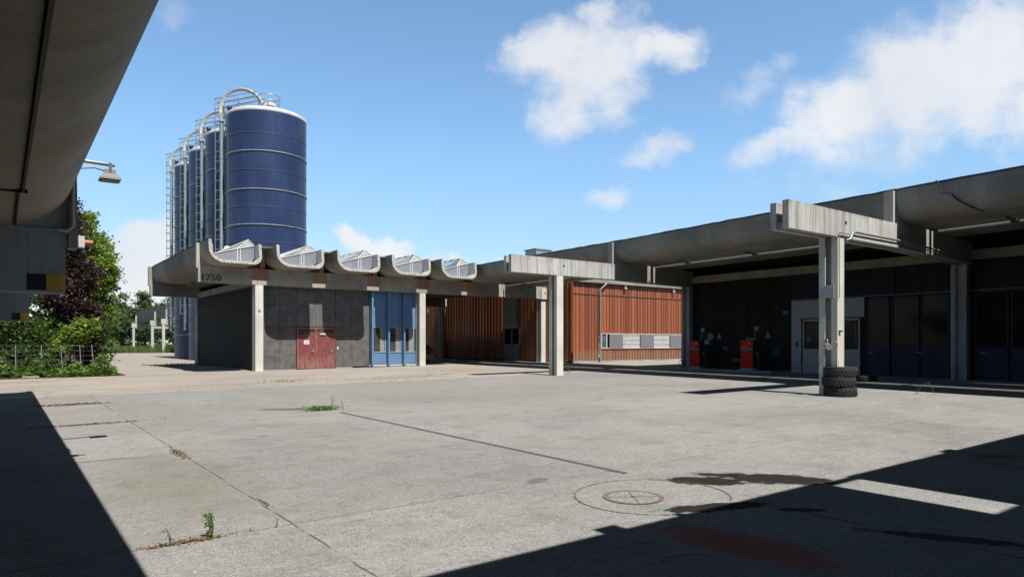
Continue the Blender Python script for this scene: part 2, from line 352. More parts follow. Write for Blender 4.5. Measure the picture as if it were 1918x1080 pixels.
# ---- ground materials
def yard_mat():
    m, t, b, co, out = mat('yard_concrete')
    x, y, z = t.sep(co)
    flat = t.n('ShaderNodeCombineXYZ', X=x, Y=y, Z=0.0).outputs[0]
    n1 = t.noise(flat, .22, 6, .6, .6); n2 = t.noise(flat, 1.4, 7, .62); n3 = t.noise(flat, 9, 6, .6)
    sp = t.n('ShaderNodeTexVoronoi', Vector=flat, Scale=95.0); spc = t.sep(sp.outputs['Color'])[0]
    sp2 = t.n('ShaderNodeTexVoronoi', Vector=flat, Scale=26.0); sp2c = t.sep(sp2.outputs['Color'])[0]
    c = t.mix(t.ramp(n1, .3, .7), (.375, .374, .367), (.495, .491, .476))
    c = t.mix(t.ramp(n2, .46, .72, 0, .45), c, (.205, .205, .200))
    c = t.mix(t.ramp(t.noise(t.mapping(flat, (.5, 1.4, 1), rot=(0, 0, .5)), .9, 6, .65), .55, .75, 0, .4), c, (.42, .41, .385))
    c = t.mix(t.ramp(n3, .5, .75, 0, .3), c, (.19, .188, .18))
    slab = t.n('ShaderNodeTexWhiteNoise', {'noise_dimensions': '2D'}, Vector=t.n('ShaderNodeCombineXYZ', X=t.math('FLOOR', t.math('DIVIDE', t.math('SUBTRACT', x, 2.1), 4.05)), Y=t.math('FLOOR', t.math('DIVIDE', t.math('SUBTRACT', y, 1.3), 4.8)), Z=0.0)).outputs[0]
    sl = t.ramp(slab, 0, 1, .93, 1.05); c = t.mix(1.0, c, t.n('ShaderNodeCombineColor', i0=sl, i1=sl, i2=sl), 'MULTIPLY')
    trk = t.noise(t.mapping(flat, (2.2, .12, 1), rot=(0, 0, R(-18))), 1.0, 5, .6); c = t.mix(t.ramp(trk, .56, .72, 0, .30), c, (.46, .45, .425))
    trk = t.noise(t.mapping(flat, (.10, 1.7, 1), rot=(0, 0, R(12))), 1.0, 5, .6); c = t.mix(t.ramp(trk, .57, .72, 0, .30), c, (.21, .208, .20))
    # warm dust towards the road side and the right
    wd = t.math('ADD', t.math('MULTIPLY', t.ramp(y, 6, 22), .6), t.math('MULTIPLY', t.ramp(t.noise(flat, .35, 4), .4, .65), .45))
    c = t.mix(t.ramp(wd, .35, 1.05, 0, .5), c, (.42, .39, .345))
    # aggregate
    c = t.mix(t.ramp(spc, .0, 1.0, .0, .62), c, (.13, .13, .125))
    c = t.mix(t.ramp(t.noise(t.mapping(flat, (1, 2.2, 1), rot=(0, 0, .3)), 2.6, 8, .7), .52, .70, 0, .45), c, (.47, .46, .435))
    c = t.mix(t.ramp(t.noise(flat, 4.5, 8, .7), .52, .66, 0, .38), c, (.20, .198, .19))
    c = t.mix(t.math('MULTIPLY', t.math('GREATER_THAN', sp2c, .87), t.math('LESS_THAN', sp2.outputs['Distance'], .20)), c, (.60, .59, .56))
    c = t.mix(t.math('MULTIPLY', t.math('GREATER_THAN', t.sep(sp2.outputs['Color'])[1], .955), t.math('LESS_THAN', sp2.outputs['Distance'], .25)), c, (.09, .085, .08))
    wb = t.math('MULTIPLY', t.math('SUBTRACT', t.noise(flat, 1.6, 6, .7), .5), .07)
    def line(coord, at, wdt, lo=None, hi=None, lc=None, amt=.9, col=(.075, .068, .058)):
        nonlocal c
        d = t.math('ABSOLUTE', t.math('ADD', t.math('SUBTRACT', coord, at), wb))
        k = t.ramp(d, wdt, wdt * .35, 0, amt)
        if lo is not None: k = t.math('MULTIPLY', k, t.math('MULTIPLY', t.math('GREATER_THAN', lc, lo), t.math('LESS_THAN', lc, hi)))
        br = t.ramp(t.noise(flat, 2.3, 4), .34, .52)
        c = t.mix(t.math('MULTIPLY', k, br), c, col)
        d2 = t.ramp(d, wdt * 4, wdt, 0, .28); c = t.mix(t.math('MULTIPLY', d2, t.ramp(t.noise(flat, 1.1, 4), .45, .7)), c, (.44, .42, .39))
    line(x, 2.1, .017)
    for yy in (1.3, 6.09, 10.87, 15.7, 20.55): line(y, yy, .014, amt=.75)
    for xx in (10.2, 14.3, 18.4): line(x, xx, .013, amt=.5)
    line(x, 6.1, .02, -9, 4.0, y)
    def blob(cx, cy, rx, ry, rot, col, amt, nscale=3.0, namp=.9, e0=1.0, e1=.65):
        nonlocal c
        mp = t.mapping(flat, (rx, ry, 1), (cx, cy, 0), (0, 0, R(rot)), 'TEXTURE')
        ln = t.n('ShaderNodeVectorMath', {'operation': 'LENGTH'}, i0=mp).outputs['Value']
        ln = t.math('ADD', ln, t.math('MULTIPLY', t.math('SUBTRACT', t.noise(flat, nscale, 7, .65), .5), namp))
        k = t.ramp(ln, e0, e1, 0, amt)
        if e1 == .75: k = t.math('MULTIPLY', k, t.ramp(t.math('ADD', t.noise(flat, 24, 5, .7), t.ramp(ln, 1.1, .3, 0, .5)), .34, .50))
        c = t.mix(k, c, col)
    blob(6.5, 5.0, .50, .24, -45, (.014, .011, .008), .95, 5, 1.5, 1.12, .75)
    blob(7.25, 4.55, .70, .30, -52, (.014, .012, .010), .95, 4, 1.6, 1.12, .75)
    blob(6.9, 5.15, .3, .1, -50, (.012, .010, .008), .92, 7, 1.6, 1.12, .75)
    blob(5.6, 4.17, .62, .15, -22, (.010, .008, .006), .95, 5, 1.5, 1.12, .75)
    blob(6.15, 3.6, .28, .09, -40, (.02, .018, .015), .9, 8, 1.2)
    blob(6.25, 2.35, .75, .12, -60, (.022, .02, .016), .85, 7, 1.3)
    blob(4.75, 3.25, .38, .85, 8, (.50, .13, .085), .8, 4, 1.3, 1.15, .45)     # worn red paint
    blob(11.0, 3.6, .5, .25, -20, (.20, .09, .06), .5, 3, .8)
    blob(5.45, 16.0, .85, .33, -32, (.15, .115, .105), .75, 2, .6)
    blob(1.45, 20.6, .85, .24, 0, (.17, .085, .05), .6, 5, 1.0)
    blob(1.4, 15.65, .9, .10, 0, (.25, .145, .075), .7, 6, 1.0)
    blob(1.1, 10.9, .6, .08, 0, (.25, .15, .08), .6, 6, 1.0)
    blob(1.6, 8.6, .9, 2.2, 0, (.235, .21, .16), .45, 2, .6, 1.2, .3)
    blob(3.6, 11.9, .16, .06, 20, (.10, .10, .095), .7, 6, 1.0)
    blob(5.0, 6.2, .22, .12, 20, (.10, .10, .095), .55, 6, 1.2)
    blob(14, 11, 4, 2.2, 30, (.45, .39, .32), .28, 1, .7, 1.2, .2)
    t.set(b.inputs['Base Color'], c); b.inputs['Roughness'].default_value = .95; b.inputs['Specular IOR Level'].default_value = .1
    hg = t.math('ADD', t.math('MULTIPLY', n3, .5), t.math('MULTIPLY', spc, .35))
    t.set(b.inputs['Normal'], t.n('ShaderNodeBump', Strength=.35, Distance=.012, Height=hg))
    return m
def road_mat():
    m, t, b, co, out = mat('road_surface')
    x, y, z = t.sep(co); flat = t.n('ShaderNodeCombineXYZ', X=x, Y=y, Z=0.0).outputs[0]
    n1 = t.noise(t.mapping(flat, (.35, 1, 1)), .5, 6, .6, .5); n2 = t.noise(flat, 3, 7, .62); n3 = t.noise(flat, 25, 4, .6)
    c = t.mix(t.ramp(n1, .3, .7), (.37, .332, .292), (.475, .435, .385))
    c = t.mix(t.ramp(n2, .48, .75, 0, .35), c, (.27, .24, .21))
    c = t.mix(t.ramp(n3, .5, .7, 0, .25), c, (.22, .20, .18))
    wb = t.math('MULTIPLY', t.math('SUBTRACT', t.noise(flat, .9, 6, .7), .5), .10)
    dd = t.math('ABSOLUTE', t.math('ADD', t.math('SUBTRACT', t.math('ADD', y, t.math('MULTIPLY', x, .09)), 26.75), wb))
    c = t.mix(t.ramp(dd, .05, .015, 0, .7), c, (.10, .085, .06))
    dd = t.math('ABSOLUTE', t.math('ADD', t.math('SUBTRACT', y, 23.6), wb))
    c = t.mix(t.ramp(dd, .07, .02, 0, .7), c, (.11, .09, .065))
    crack = t.n('ShaderNodeTexVoronoi', {'feature': 'DISTANCE_TO_EDGE'}, Vector=t.mapping(uvwobble(t, flat), (.2, .45, 1)), Scale=1.0).outputs['Distance']
    c = t.mix(t.ramp(crack, .012, .004, 0, .5), c, (.12, .10, .085))
    c = t.mix(t.ramp(t.noise(t.mapping(flat, (.6, 2.5, 1)), 1.2, 6, .6), .66, .74, 0, .6), c, (.20, .125, .085))
    t.set(b.inputs['Base Color'], c); b.inputs['Roughness'].default_value = .92; b.inputs['Specular IOR Level'].default_value = .2
    t.set(b.inputs['Normal'], t.n('ShaderNodeBump', Strength=.3, Distance=.012, Height=n3))
    return m
def uvwobble(t, v):
    nn = t.n('ShaderNodeTexNoise', Vector=v, Scale=.8, Detail=5.0)
    sc = t.n('ShaderNodeVectorMath', {'operation': 'SCALE'}, i0=nn.outputs['Color']); sc.inputs['Scale'].default_value = 1.2
    return t.n('ShaderNodeVectorMath', {'operation': 'ADD'}, i0=v, i1=sc.outputs[0]).outputs[0]
def grass_mat(name, a, bb):
    m, t, b, co, out = mat(name)
    n = t.noise(co, .35, 6, .6); n2 = t.noise(co, 6, 5, .6)
    f = t.math('ADD', t.math('MULTIPLY', n, .6), t.math('MULTIPLY', n2, .4))
    t.set(b.inputs['Base Color'], t.mix(t.ramp(f, .35, .65), a, bb)); b.inputs['Roughness'].default_value = .9
    return m
YARD = yard_mat(); ROAD = road_mat()
GRASSG = grass_mat('meadow_ground', (.07, .10, .03), (.14, .17, .055))
SOIL = grass_mat('leafy_soil', (.06, .045, .03), (.13, .085, .05))

# ------------------------------------------------------------------ ground sheets
def sheet(name, x0, x1, y0, y1, step, dz, m, edge=None):
    nx = max(1, int((x1 - x0) / step)); ny = max(1, int((y1 - y0) / step)); vs = []; fs = []
    for j in range(ny + 1):
        for i in range(nx + 1):
            x = x0 + (x1 - x0) * i / nx; y = y0 + (y1 - y0) * j / ny
            vs.append((x, y, zg(x, y) + dz))
    for j in range(ny):
        for i in range(nx): a = j * (nx + 1) + i; fs.append((a, a + 1, a + nx + 2, a + nx + 1))
    mb = MB(); mb.add(vs, fs, 0, True); return tag(mb.build(name, m), kind='structure')
sheet('terrain', -1200, 1500, -300, 2400, 30, -.10, GRASSG)
sheet('yard', -16, 62, -26, 23.6, 1.2, 0.0, YARD)
sheet('road', -16, 62, 23.6, 118, 1.6, 0.0, ROAD)
# wide verge of soil under the shrubs, a little above the road
sheet('planting_bed', -14, 4.6, 35.6, 62, .8, .03, SOIL)

# ------------------------------------------------------------------ J shells, beams, columns
def jprof(H=.96, W=2.45, mirror=False):
    o = [(0, H), (.005, .80), (.02, .62)]; i = [(.14, H), (.145, .80), (.155, .62)]
    for k in range(1, 11):
        a = math.pi / 2 * k / 10
        o.append((.75 - .73 * math.cos(a), .62 - .62 * math.sin(a))); i.append((.75 - .595 * math.cos(a), .62 - .49 * math.sin(a)))
    o += [(1.4, 0)]; i += [(1.4, .13)]
    for k in range(0, 9):
        a = math.pi / 2 * k / 8
        o.append((W - .40 + .37 * math.sin(a), .37 - .37 * math.cos(a))); i.append((W - .40 + .24 * math.sin(a), .37 - .24 * math.cos(a)))
    o.append((W - .06, H - .05)); i.append((W - .20, H - .05))
    o = [(s, z * H / .96) for s, z in o]; i = [(s, z * H / .96) for s, z in i]
    if mirror: o = [(-s, z) for s, z in o]; i = [(-s, z) for s, z in i]
    return o, i
def shell(name, parent, xa, ya, xb, yb, zb, mats, H=.96, mirror=False, edge=True):
    """trough from (xa,ya) to (xb,yb); material slots: 0 underside, 1 cut ends, 2 roofing edge, 3 inside"""
    o, i = jprof(H, mirror=mirror); n = len(o); mb = MB()
    N = 2
    for k, (pth, m) in enumerate(((o, 0), (i, 3))):
        vs = []; fs = []
        for j in range(N):
            f = j / (N - 1); x = xa + (xb - xa) * f; y = ya + (yb - ya) * f
            vs += [(x + s, y, zb + z) for s, z in pth]
        for j in range(N - 1):
            for q in range(n - 1): fs.append((j * n + q, j * n + q + 1, (j + 1) * n + q + 1, (j + 1) * n + q))
        mb.add(vs, fs, m, True)
    for (x, y) in ((xa, ya), (xb, yb)):
        vs = [(x + s, y, zb + z) for s, z in o] + [(x + s, y, zb + z) for s, z in i]
        mb.add(vs, [(q, q + 1, n + q + 1, n + q) for q in range(n - 1)], 1)
    sg = -1 if mirror else 1
    for s0, s1, z in ((o[0][0], i[0][0], o[0][1]), (i[-1][0], o[-1][0], o[-1][1])):
        a, bb_ = min(s0, s1), max(s0, s1)
        if edge:                                   # rough roofing strip lying on the rim
            seg = max(2, int(abs(yb - ya) / .35)); vs = []; fs = []
            for j in range(seg + 1):
                f = j / seg; x = xa + (xb - xa) * f; y = ya + (yb - ya) * f
                t_ = .035 + random.uniform(0, .022)
                ov = random.uniform(.0, .012) + .008
                vs += [(x + a - ov, y, zb + z - .01), (x + a - ov, y, zb + z + t_), (x + bb_ + .01, y, zb + z + t_ * .9), (x + bb_ + .01, y, zb + z - .01)]
            for j in range(seg):
                for q in range(4): fs.append((j * 4 + q, j * 4 + (q + 1) % 4, (j + 1) * 4 + (q + 1) % 4, (j + 1) * 4 + q))
            fs += [(0, 1, 2, 3), (seg * 4 + 3, seg * 4 + 2, seg * 4 + 1, seg * 4)]
            mb.add(vs, fs, 2)
        else:
            mb.add([(xa + a, ya, zb + z), (xa + bb_, ya, zb + z), (xb + bb_, yb, zb + z), (xb + a, yb, zb + z)], [(0, 1, 2, 3)], 1)
    ob = mb.build(name, mats, parent); return ob
def beam(name, parent, x0, x1, y, zb, zt, m, skew=0.0, holes=()):
    """precast channel: two webs on a bottom slab, open on top"""
    mb = MB()
    mb.box(x0, x1, y, y + .17, zb, zt, 0, skew)
    mb.box(x0 + .02, x1, y + .36, y + .53, zb, zt - .03, 0, skew)
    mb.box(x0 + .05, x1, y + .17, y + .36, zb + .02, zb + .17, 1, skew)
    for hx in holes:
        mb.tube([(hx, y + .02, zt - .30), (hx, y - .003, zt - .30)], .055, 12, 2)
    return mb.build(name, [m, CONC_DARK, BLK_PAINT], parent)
def hcolumn(name, parent, x0, x1, y, z0, z1, m=None):
    mb = MB()
    mb.box(x0, x1, y, y + .17, z0, z1); mb.box(x0, x1, y + .36, y + .53, z0, z1)
    mb.box(x0 + .10, x1 - .10, y + .17, y + .36, z0, z1 - .01, 1)
    return mb.build(name, [m or CONC_COL, CONC_BLUE], parent)
ZU = 5.44       # shell underside
ZB = 4.63       # beam underside

# ================================================================== workshop 1750
ws = thing('workshop_building', 'grey concrete workshop with scalloped trough roof, red double door and number 1750', 'building', (10.3, 36.0, .25))
YF = 35.95
# boarded front wall, split into panels by thin grooves
mb = MB()
for a, bx in ((10.85, 11.70), (11.715, 12.56)):
    mb.box(a, bx, YF, YF + .12, .34, 2.51); mb.box(a, bx, YF, YF + .12, 2.525, 4.66)
for a, bx in ((12.575, 13.64), (13.655, 14.72)): mb.box(a, bx, YF, YF + .12, 2.555, 4.66)
for a, bx in ((14.75, 15.70), (15.715, 16.74)):
    mb.box(a, bx, YF, YF + .12, .40, 4.66)
mb.box(10.86, 19.7, YF + .13, YF + .2, .1, 4.7)
mb.build('front_wall', BLACKW, ws)
MB().box(10.86, 12.55, YF - .015, YF + .1, .22, .325).build('base_flashing', ALU, ws); MB().box(14.75, 15.72, YF - .04, YF + .1, .30, .385).build('base_flashing', ALU, ws)
fr = MB()
for (a, bx, z0, z1) in ((11.1, 11.13, 3.62, 4.2), (11.45, 11.48, 3.62, 4.2), (11.13, 11.45, 3.62, 3.65), (11.13, 11.45, 4.17, 4.2)): fr.box(a, bx, YF - .02, YF, z0, z1)
fr.build('hatch_frame', STEEL_D, ws)
# red double door
mb = MB(); y = YF - .05
mb.box(12.59, 12.65, y, YF + .1, .3, 2.52); mb.box(14.65, 14.71, y, YF + .1, .3, 2.52); mb.box(13.60, 13.67, y, YF + .1, .3, 2.44); mb.box(12.65, 14.65, y, YF + .1, 2.44, 2.52)
dfr = mb.build('door_frame', DOORFR, ws)
for (a, bx, tone) in ((12.655, 13.595, 0), (13.675, 14.645, 1)):
    d = MB().box(a, bx, YF - .03, YF + .04, .31, 2.26).build('door', DOORRED, ws)
    MB().box(a, bx, YF - .025, YF + .02, 2.27, 2.43).build('fanlight', [GLASS_F if tone else STEEL_D], d)
    hx = bx - .10
    h = MB(); h.bbox(hx - .03, hx + .03, YF - .045, YF - .03, 1.14, 1.34, .005); h.tube([(hx, YF - .04, 1.25), (hx, YF - .09, 1.25), (hx - .13, YF - .09, 1.25)], .012, 8)
    h.build('handle', ALU, d)
    for hz in (.55, 1.45): MB().tube([(a - .012, YF - .045, hz), (a - .012, YF - .045, hz + .13)], .016, 8).build('hinge', ALU, d)
    cl = MB().bbox(a + .18 if tone else a + .06, a + .48 if tone else a + .3, YF - .09, YF - .03, 2.13, 2.21, .01); cl.build('door_closer', PAPER if tone else STEEL_D, d)
    if not tone:
        p = MB().box(12.97, 13.27, YF - .034, YF - .0305, 1.62, 1.84); p.box(13.03, 13.21, YF - .036, YF - .0345, 1.72, 1.735, 1); p.box(13.03, 13.21, YF - .036, YF - .0345, 1.685, 1.70, 1); p.build('paper_notice', [PAPER, SIGNGREY], d)
mb = MB(); mb.bbox(14.80, 14.89, YF - .03, YF, 1.64, 1.78, .008); mb.build('call_box', BROWNB, ws)
mb = MB(); mb.bbox(14.82, 14.91, YF - .05, YF, 1.33, 1.47, .008); mb.build('switch_box', PAPER, ws)
# blue window bay
xs = [16.86, 17.88, 18.87, 19.72]
for a, bx in zip(xs[:-1], xs[1:]):
    MB().box(a, bx, YF + .02, YF + .08, 2.60, 4.66).build('upper_panel', BLUE_P, ws)
    MB().box(a, bx, YF + .02, YF + .08, .50, 1.14).build('lower_panel', BLUE_P, ws)
    wf = MB(); wf.box(a, bx, YF - .01, YF + .1, 1.14, 1.20); wf.box(a, bx, YF - .0, YF + .1, 2.55, 2.60); wf.box(bx - .16, bx - .10, YF - .0, YF + .1, 1.20, 2.55)
    wf = wf.build('window_frame', BLUE_L, ws)
    MB().box(a, bx - .16, YF + .04, YF + .06, 1.20, 2.55).build('pane', GLASS_F, wf)
    q = MB(); q.box(bx - .45, bx - .18, YF + .030, YF + .0395, 1.2, 2.55); q.build('curtain', simple('office_curtain', (.34, .34, .33), .8), wf)
for a in (16.78, 17.80, 18.79):
    f = MB(); f.box(a, a + .09, YF - .30, YF + .08, .36, 4.64); f.box(a - .0, a + .1, YF - .36, YF - .30, .33, .44, 0)
    f.build('window_fin', BLUE_P, ws)
MB().box(16.74, 19.72, YF - .05, YF + .08, .36, .47).build('window_sill', WHITE_D, ws)
# west side wall, east wall, back
mb = MB()
for k in range(13):
    a = 36.05 + k * .955; mb.box(10.42, 10.5, a, a + .94, .12, 4.62)
mb.build('side_wall', simple('side_wall_board', (.034, .029, .026), .8, var=.25, scale=2, spec=.15), ws)
mb = MB(); mb.box(10.36, 10.66, 36.0, 48.3, 4.62, 4.98); mb.build('side_lintel', CONC, ws)
mb = MB(); mb.box(19.75, 19.95, 36.3, 48.3, .1, 5.3); mb.box(10.5, 19.9, 48.1, 48.28, .1, 5.3); mb.build('rear_wall', BLACKW, ws)
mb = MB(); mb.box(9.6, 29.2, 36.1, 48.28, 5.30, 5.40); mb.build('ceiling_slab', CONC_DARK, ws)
# beams of row A and the row behind
ba = beam('front_beam', ws, 7.63, 29.5, 35.42, ZB, 5.43, CONC, holes=(10.62, 16.9, 19.95))
beam('rear_beam', ws, 7.6, 29.4, 48.3, ZB + .04, 5.43, CONC)
mb = MB(); mb.box(28.86, 29.42, 35.36, 35.42, ZB - .02, 5.30); mb.tube([(29.15, 35.365, 5.0), (29.15, 35.352, 5.0)], .06, 12, 1); mb.build('beam_end_block', [CONC_COL, BLK_PAINT], ws)
# saddle plates (fins) on the beams
for (xx, yy) in ((7.55, 35.45), (7.5, 48.33)):
    mb = MB(); mb.box(xx, xx + .75, yy, yy + .28, 5.30, 6.50); mb.build('saddle_plate', CONC, ws)
SH = [CONC, CONC_AGG, BITUMEN, WHITE]
for k in range(5):
    x0 = 7.70 + 3.11 * k
    sh = shell('roof_trough', ws, x0, 33.7, x0, 49.8, ZU, SH, 1.0, edge=(k == 0))
    yg = 34.35
    g = MB()                                        # gable sheet closing the trough
    P = [(x0 + .36, yg, ZU + .36), (x0 + .75, yg, ZU + .135), (x0 + 2.05, yg, ZU + .135), (x0 + 2.26, yg, ZU + .38), (x0 + 2.25, yg, ZU + .92), (x0 + .45, yg, ZU + .44)]
    g.add(P, [tuple(range(6))], 0)
    g.add([(p[0], p[1] + .05, p[2]) for p in P], [tuple(range(5, -1, -1))], 0)
    g.build('gable_panel', LAV, sh)
    pk = (x0 + 2.18, yg + .75, ZU + 1.32); pb = (x0 + 2.18, 48.6, ZU + 1.32); L0 = (x0 + .45, yg, ZU + .46); M0 = (x0 + 1.45, yg, ZU + .74); T0 = (x0 + 2.27, yg, ZU + .95); Lb = (x0 + .45, 48.6, ZU + .46); Tb = (x0 + 2.34, 48.6, ZU + .97)
    gl = MB(); gl.add([L0, M0, pk, pb, Lb], [(0, 1, 2), (0, 2, 3, 4)], 0); gl.add([M0, T0, pk], [(0, 1, 2)], 1); gl.add([T0, Tb, pb, pk], [(0, 1, 2, 3)], 1)
    gl.build('skylight_glazing', [glossy_glass('skylight_glass_%d' % k, (.30, .32, .31) if k < 4 else (.16, .25, .30), .18), simple('milky_glazing_%d' % k, (.46, .47, .46), .3)], sh)
    br = MB()
    def up(p, d=.03): return (p[0] - .01, p[1], p[2] + d)
    br.tube([up(L0), up(M0), up(T0)], .022, 6); br.tube([up(M0), up(pk)], .03, 6); br.tube([up(pk), up(pb)], .035, 6); br.tube([up(T0), up(pk)], .02, 6); br.tube([up(L0), up(Lb)], .03, 6)
    for q in range(1, 16):
        yy = pk[1] + q * .9 - .55
        br.tube([(L0[0], yy, L0[2] + .035), (pk[0], yy, pk[2] + .035)], .022, 4)
    for xo in (1.42, 1.56): br.box(x0 + xo, x0 + xo + .045, yg - .04, yg, ZU + .135, ZU + .74 + (xo - 1.45) * .25)
    br.build('glazing_bar', WHITE, sh)
    # cover over the slot to the next trough and boards closing the slot on the beam
    cv = MB(); xa, xb = x0 + 2.30, x0 + 3.18
    cv.box(xa, xb, 34.50, 49.5, ZU + .985, ZU + 1.0); cv.box(xa, xb, 34.45, 34.50, ZU + .945, ZU + 1.0, 1); cv.build('slot_cover', [COVER, SIGNGREY], sh)
    bd = MB(); bd.box(x0 + 2.46, x0 + 2.86, 35.62, 35.68, 5.40, ZU + .97); bd.box(x0 + 2.86, x0 + 3.10, 35.5, 35.62, 5.40, ZU + .97, 1)
    if k in (1, 2):
        for q in range(4): bd.box(x0 + 2.40, x0 + 2.86, 35.5, 35.62, 5.45 + q * .085, 5.49 + q * .085, 2)
    bd.build('slot_board', [BROWNB, CONC_PINK, SIGNGREY], sh)
    pt = MB().box(x0 + 2.46, x0 + 3.26, 35.412, 35.4185, 4.86, 5.425); pt.build('warm_light_patch', CONC_PINK if k != 4 else simple('orange_light_patch', (.55, .30, .14), .7), ws)  # patch colour stands in for light through the tinted slot cover
# columns of the workshop
for (a, bx, yy) in ((10.31, 10.70, 35.43), (19.70, 20.09, 35.43), (28.90, 29.27, 35.46), (28.9, 29.24, 48.3), (10.3, 10.68, 48.3)):
    hcolumn('column', ws, a, bx, yy, zg(a, yy) - .05, ZB + .01)
mb = MB(); mb.box(28.85, 29.36, 48.22, 48.3, 4.68, 5.35); mb.tube([(29.1, 48.225, 5.05), (29.1, 48.21, 5.05)], .06, 12, 1); mb.build('beam_end_block', [CONC_COL, BLK_PAINT], ws)
for (a, bx, z0, z1, m) in ((10.45, 10.56, 3.25, 3.36, SIGNGREY),): MB().box(a, bx, 35.415, 35.43, z0, z1).build('number_plate', m, ws)
# 1750 in worn grey paint
def lettering(name, txt, x0, x1, z0, z1, y, m, parent, face='-y', bold=.035):
    cu = bpy.data.curves.new(name, 'FONT'); cu.body = txt; cu.size = 1; cu.offset = bold; cu.extrude = .004 ; cu.resolution_u = 6
    tmp = bpy.data.objects.new('tmp', cu); COL.objects.link(tmp)
    dg = bpy.context.evaluated_depsgraph_get(); me = bpy.data.meshes.new_from_object(tmp.evaluated_get(dg))
    bpy.data.objects.remove(tmp)
    xs_ = [v.co.x for v in me.vertices]; ys_ = [v.co.y for v in me.vertices]
    off = Vector((0, 0, 0)); p = parent
    while p is not None: off += Vector(p.location); p = p.parent
    for v in me.vertices:
        u = (v.co.x - min(xs_)) / (max(xs_) - min(xs_)); q = (v.co.y - min(ys_)) / (max(ys_) - min(ys_)); d = v.co.z
        if face == '-y': v.co = Vector((x0 + u * (x1 - x0), y - .003 + d * .4, z0 + q * (z1 - z0))) - off
        else: v.co = Vector((y - .003 + d * .4, x0 + u * (x1 - x0), z0 + q * (z1 - z0))) - off
    me.materials.clear(); me.materials.append(m)
    o = bpy.data.objects.new(name, me); COL.objects.link(o); o.parent = parent; return o
lettering('number_lettering', '1750', 7.80, 8.68, 4.70, 5.03, 35.42, simple('worn_number_paint', (.085, .088, .082), .8, var=.5, scale=14), ws)
# roof ventilator
vt = thing('roof_ventilator', 'white mushroom shaped roof ventilator between the first roof trough and the silos', 'vent', (9.25, 36.6, 5.6))
MB().lathe([(.12, 0), (.13, .62)], (9.25, 36.6, 5.6), 20).build('stack', ALU, vt)
MB().lathe([(.0, 1.02), (.10, 1.0), (.16, .93), (.17, .86), (.42, .68), (.42, .65), (.15, .66)], (9.25, 36.6, 5.6), 24).build('hood', WHITE, vt)
# pale round lamp on the passage side of the column
lp = thing('passage_lamp', 'round pale yellow lamp bracketed to the column beside the passage', 'lamp', (20.45, 36.0, 3.66))
MB().tube([(20.09, 35.9, 3.66), (20.42, 36.0, 3.66)], .025, 8).build('bracket', GALV, lp)
MB().lathe([(.0, -.05), (.10, -.04), (.165, 0), (.10, .04), (0, .05)], (0, 0, 0), 24)
b_ = MB(); n_ = 24
pf = [(.0, -.06), (.11, -.045), (.17, 0), (.11, .045), (0, .06)]
vs = []; fs = []
for (r, d) in pf:
    for i in range(n_):
        a = 2 * math.pi * i / n_; vs.append((20.55 + r * math.cos(a) * .82 - d * .5, 36.0 + d, 3.66 + r * math.sin(a)))
for j in range(len(pf) - 1):
    for i in range(n_): fs.append((j * n_ + i, j * n_ + (i + 1) % n_, (j + 1) * n_ + (i + 1) % n_, (j + 1) * n_ + i))
b_.add(vs, fs, 0, True); b_.build('lamp_globe', RUBBER_Y, lp)

# ================================================================== canopy over the pumps
cn = thing('pump_canopy', 'long grey concrete canopy on H shaped columns running along the garage front', 'canopy', (20.0, 16.0, .25))
XA, XBr, XC, XD = 23.22, 22.72, 21.95, 21.15
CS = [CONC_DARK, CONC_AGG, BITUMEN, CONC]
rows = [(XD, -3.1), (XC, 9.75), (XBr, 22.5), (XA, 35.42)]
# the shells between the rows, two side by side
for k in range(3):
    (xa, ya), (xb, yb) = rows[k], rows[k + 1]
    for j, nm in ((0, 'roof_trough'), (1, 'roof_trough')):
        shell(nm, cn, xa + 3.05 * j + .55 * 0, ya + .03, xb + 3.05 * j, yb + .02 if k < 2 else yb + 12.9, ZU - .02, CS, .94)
        
for (xx, yy, sk) in ((XBr, 22.5, .55), (XC, 9.75, .45)):
    tipx = {22.5: 16.75, 9.75: 16.03}[yy]
    beam('cross_beam', cn, tipx, xx + .08, yy, ZB - .03, 5.32, CONC_FACE, holes=(tipx + 2.85,))
    mb = MB()
    mb.box(xx + .08, 29.0, yy + .012, yy + .18, ZB - .02, 5.41, 0, sk); mb.box(xx + .08, 29.0, yy + .37, yy + .54, ZB - .02, 5.41, 0, sk); mb.box(xx + .08, 29.0, yy + .18, yy + .37, ZB, ZB + .15, 0, sk)
    mb.build('cross_beam', CONC, cn)
    mb = MB(); mb.box(xx - .14, xx + .9, yy + .06, yy + .34, 5.33, 6.32); mb.build('saddle_plate', CONC, cn)
    cx = {22.5: 19.21, 9.75: 18.44}[yy]
    hcolumn('column', cn, cx, cx + .36, yy + .01, zg(cx, yy) - .05, ZB - .02)
    hcolumn('column', cn, 28.72, 29.02, yy + .56, zg(29, yy) - .05, ZB - .02, CONC_BLUE)
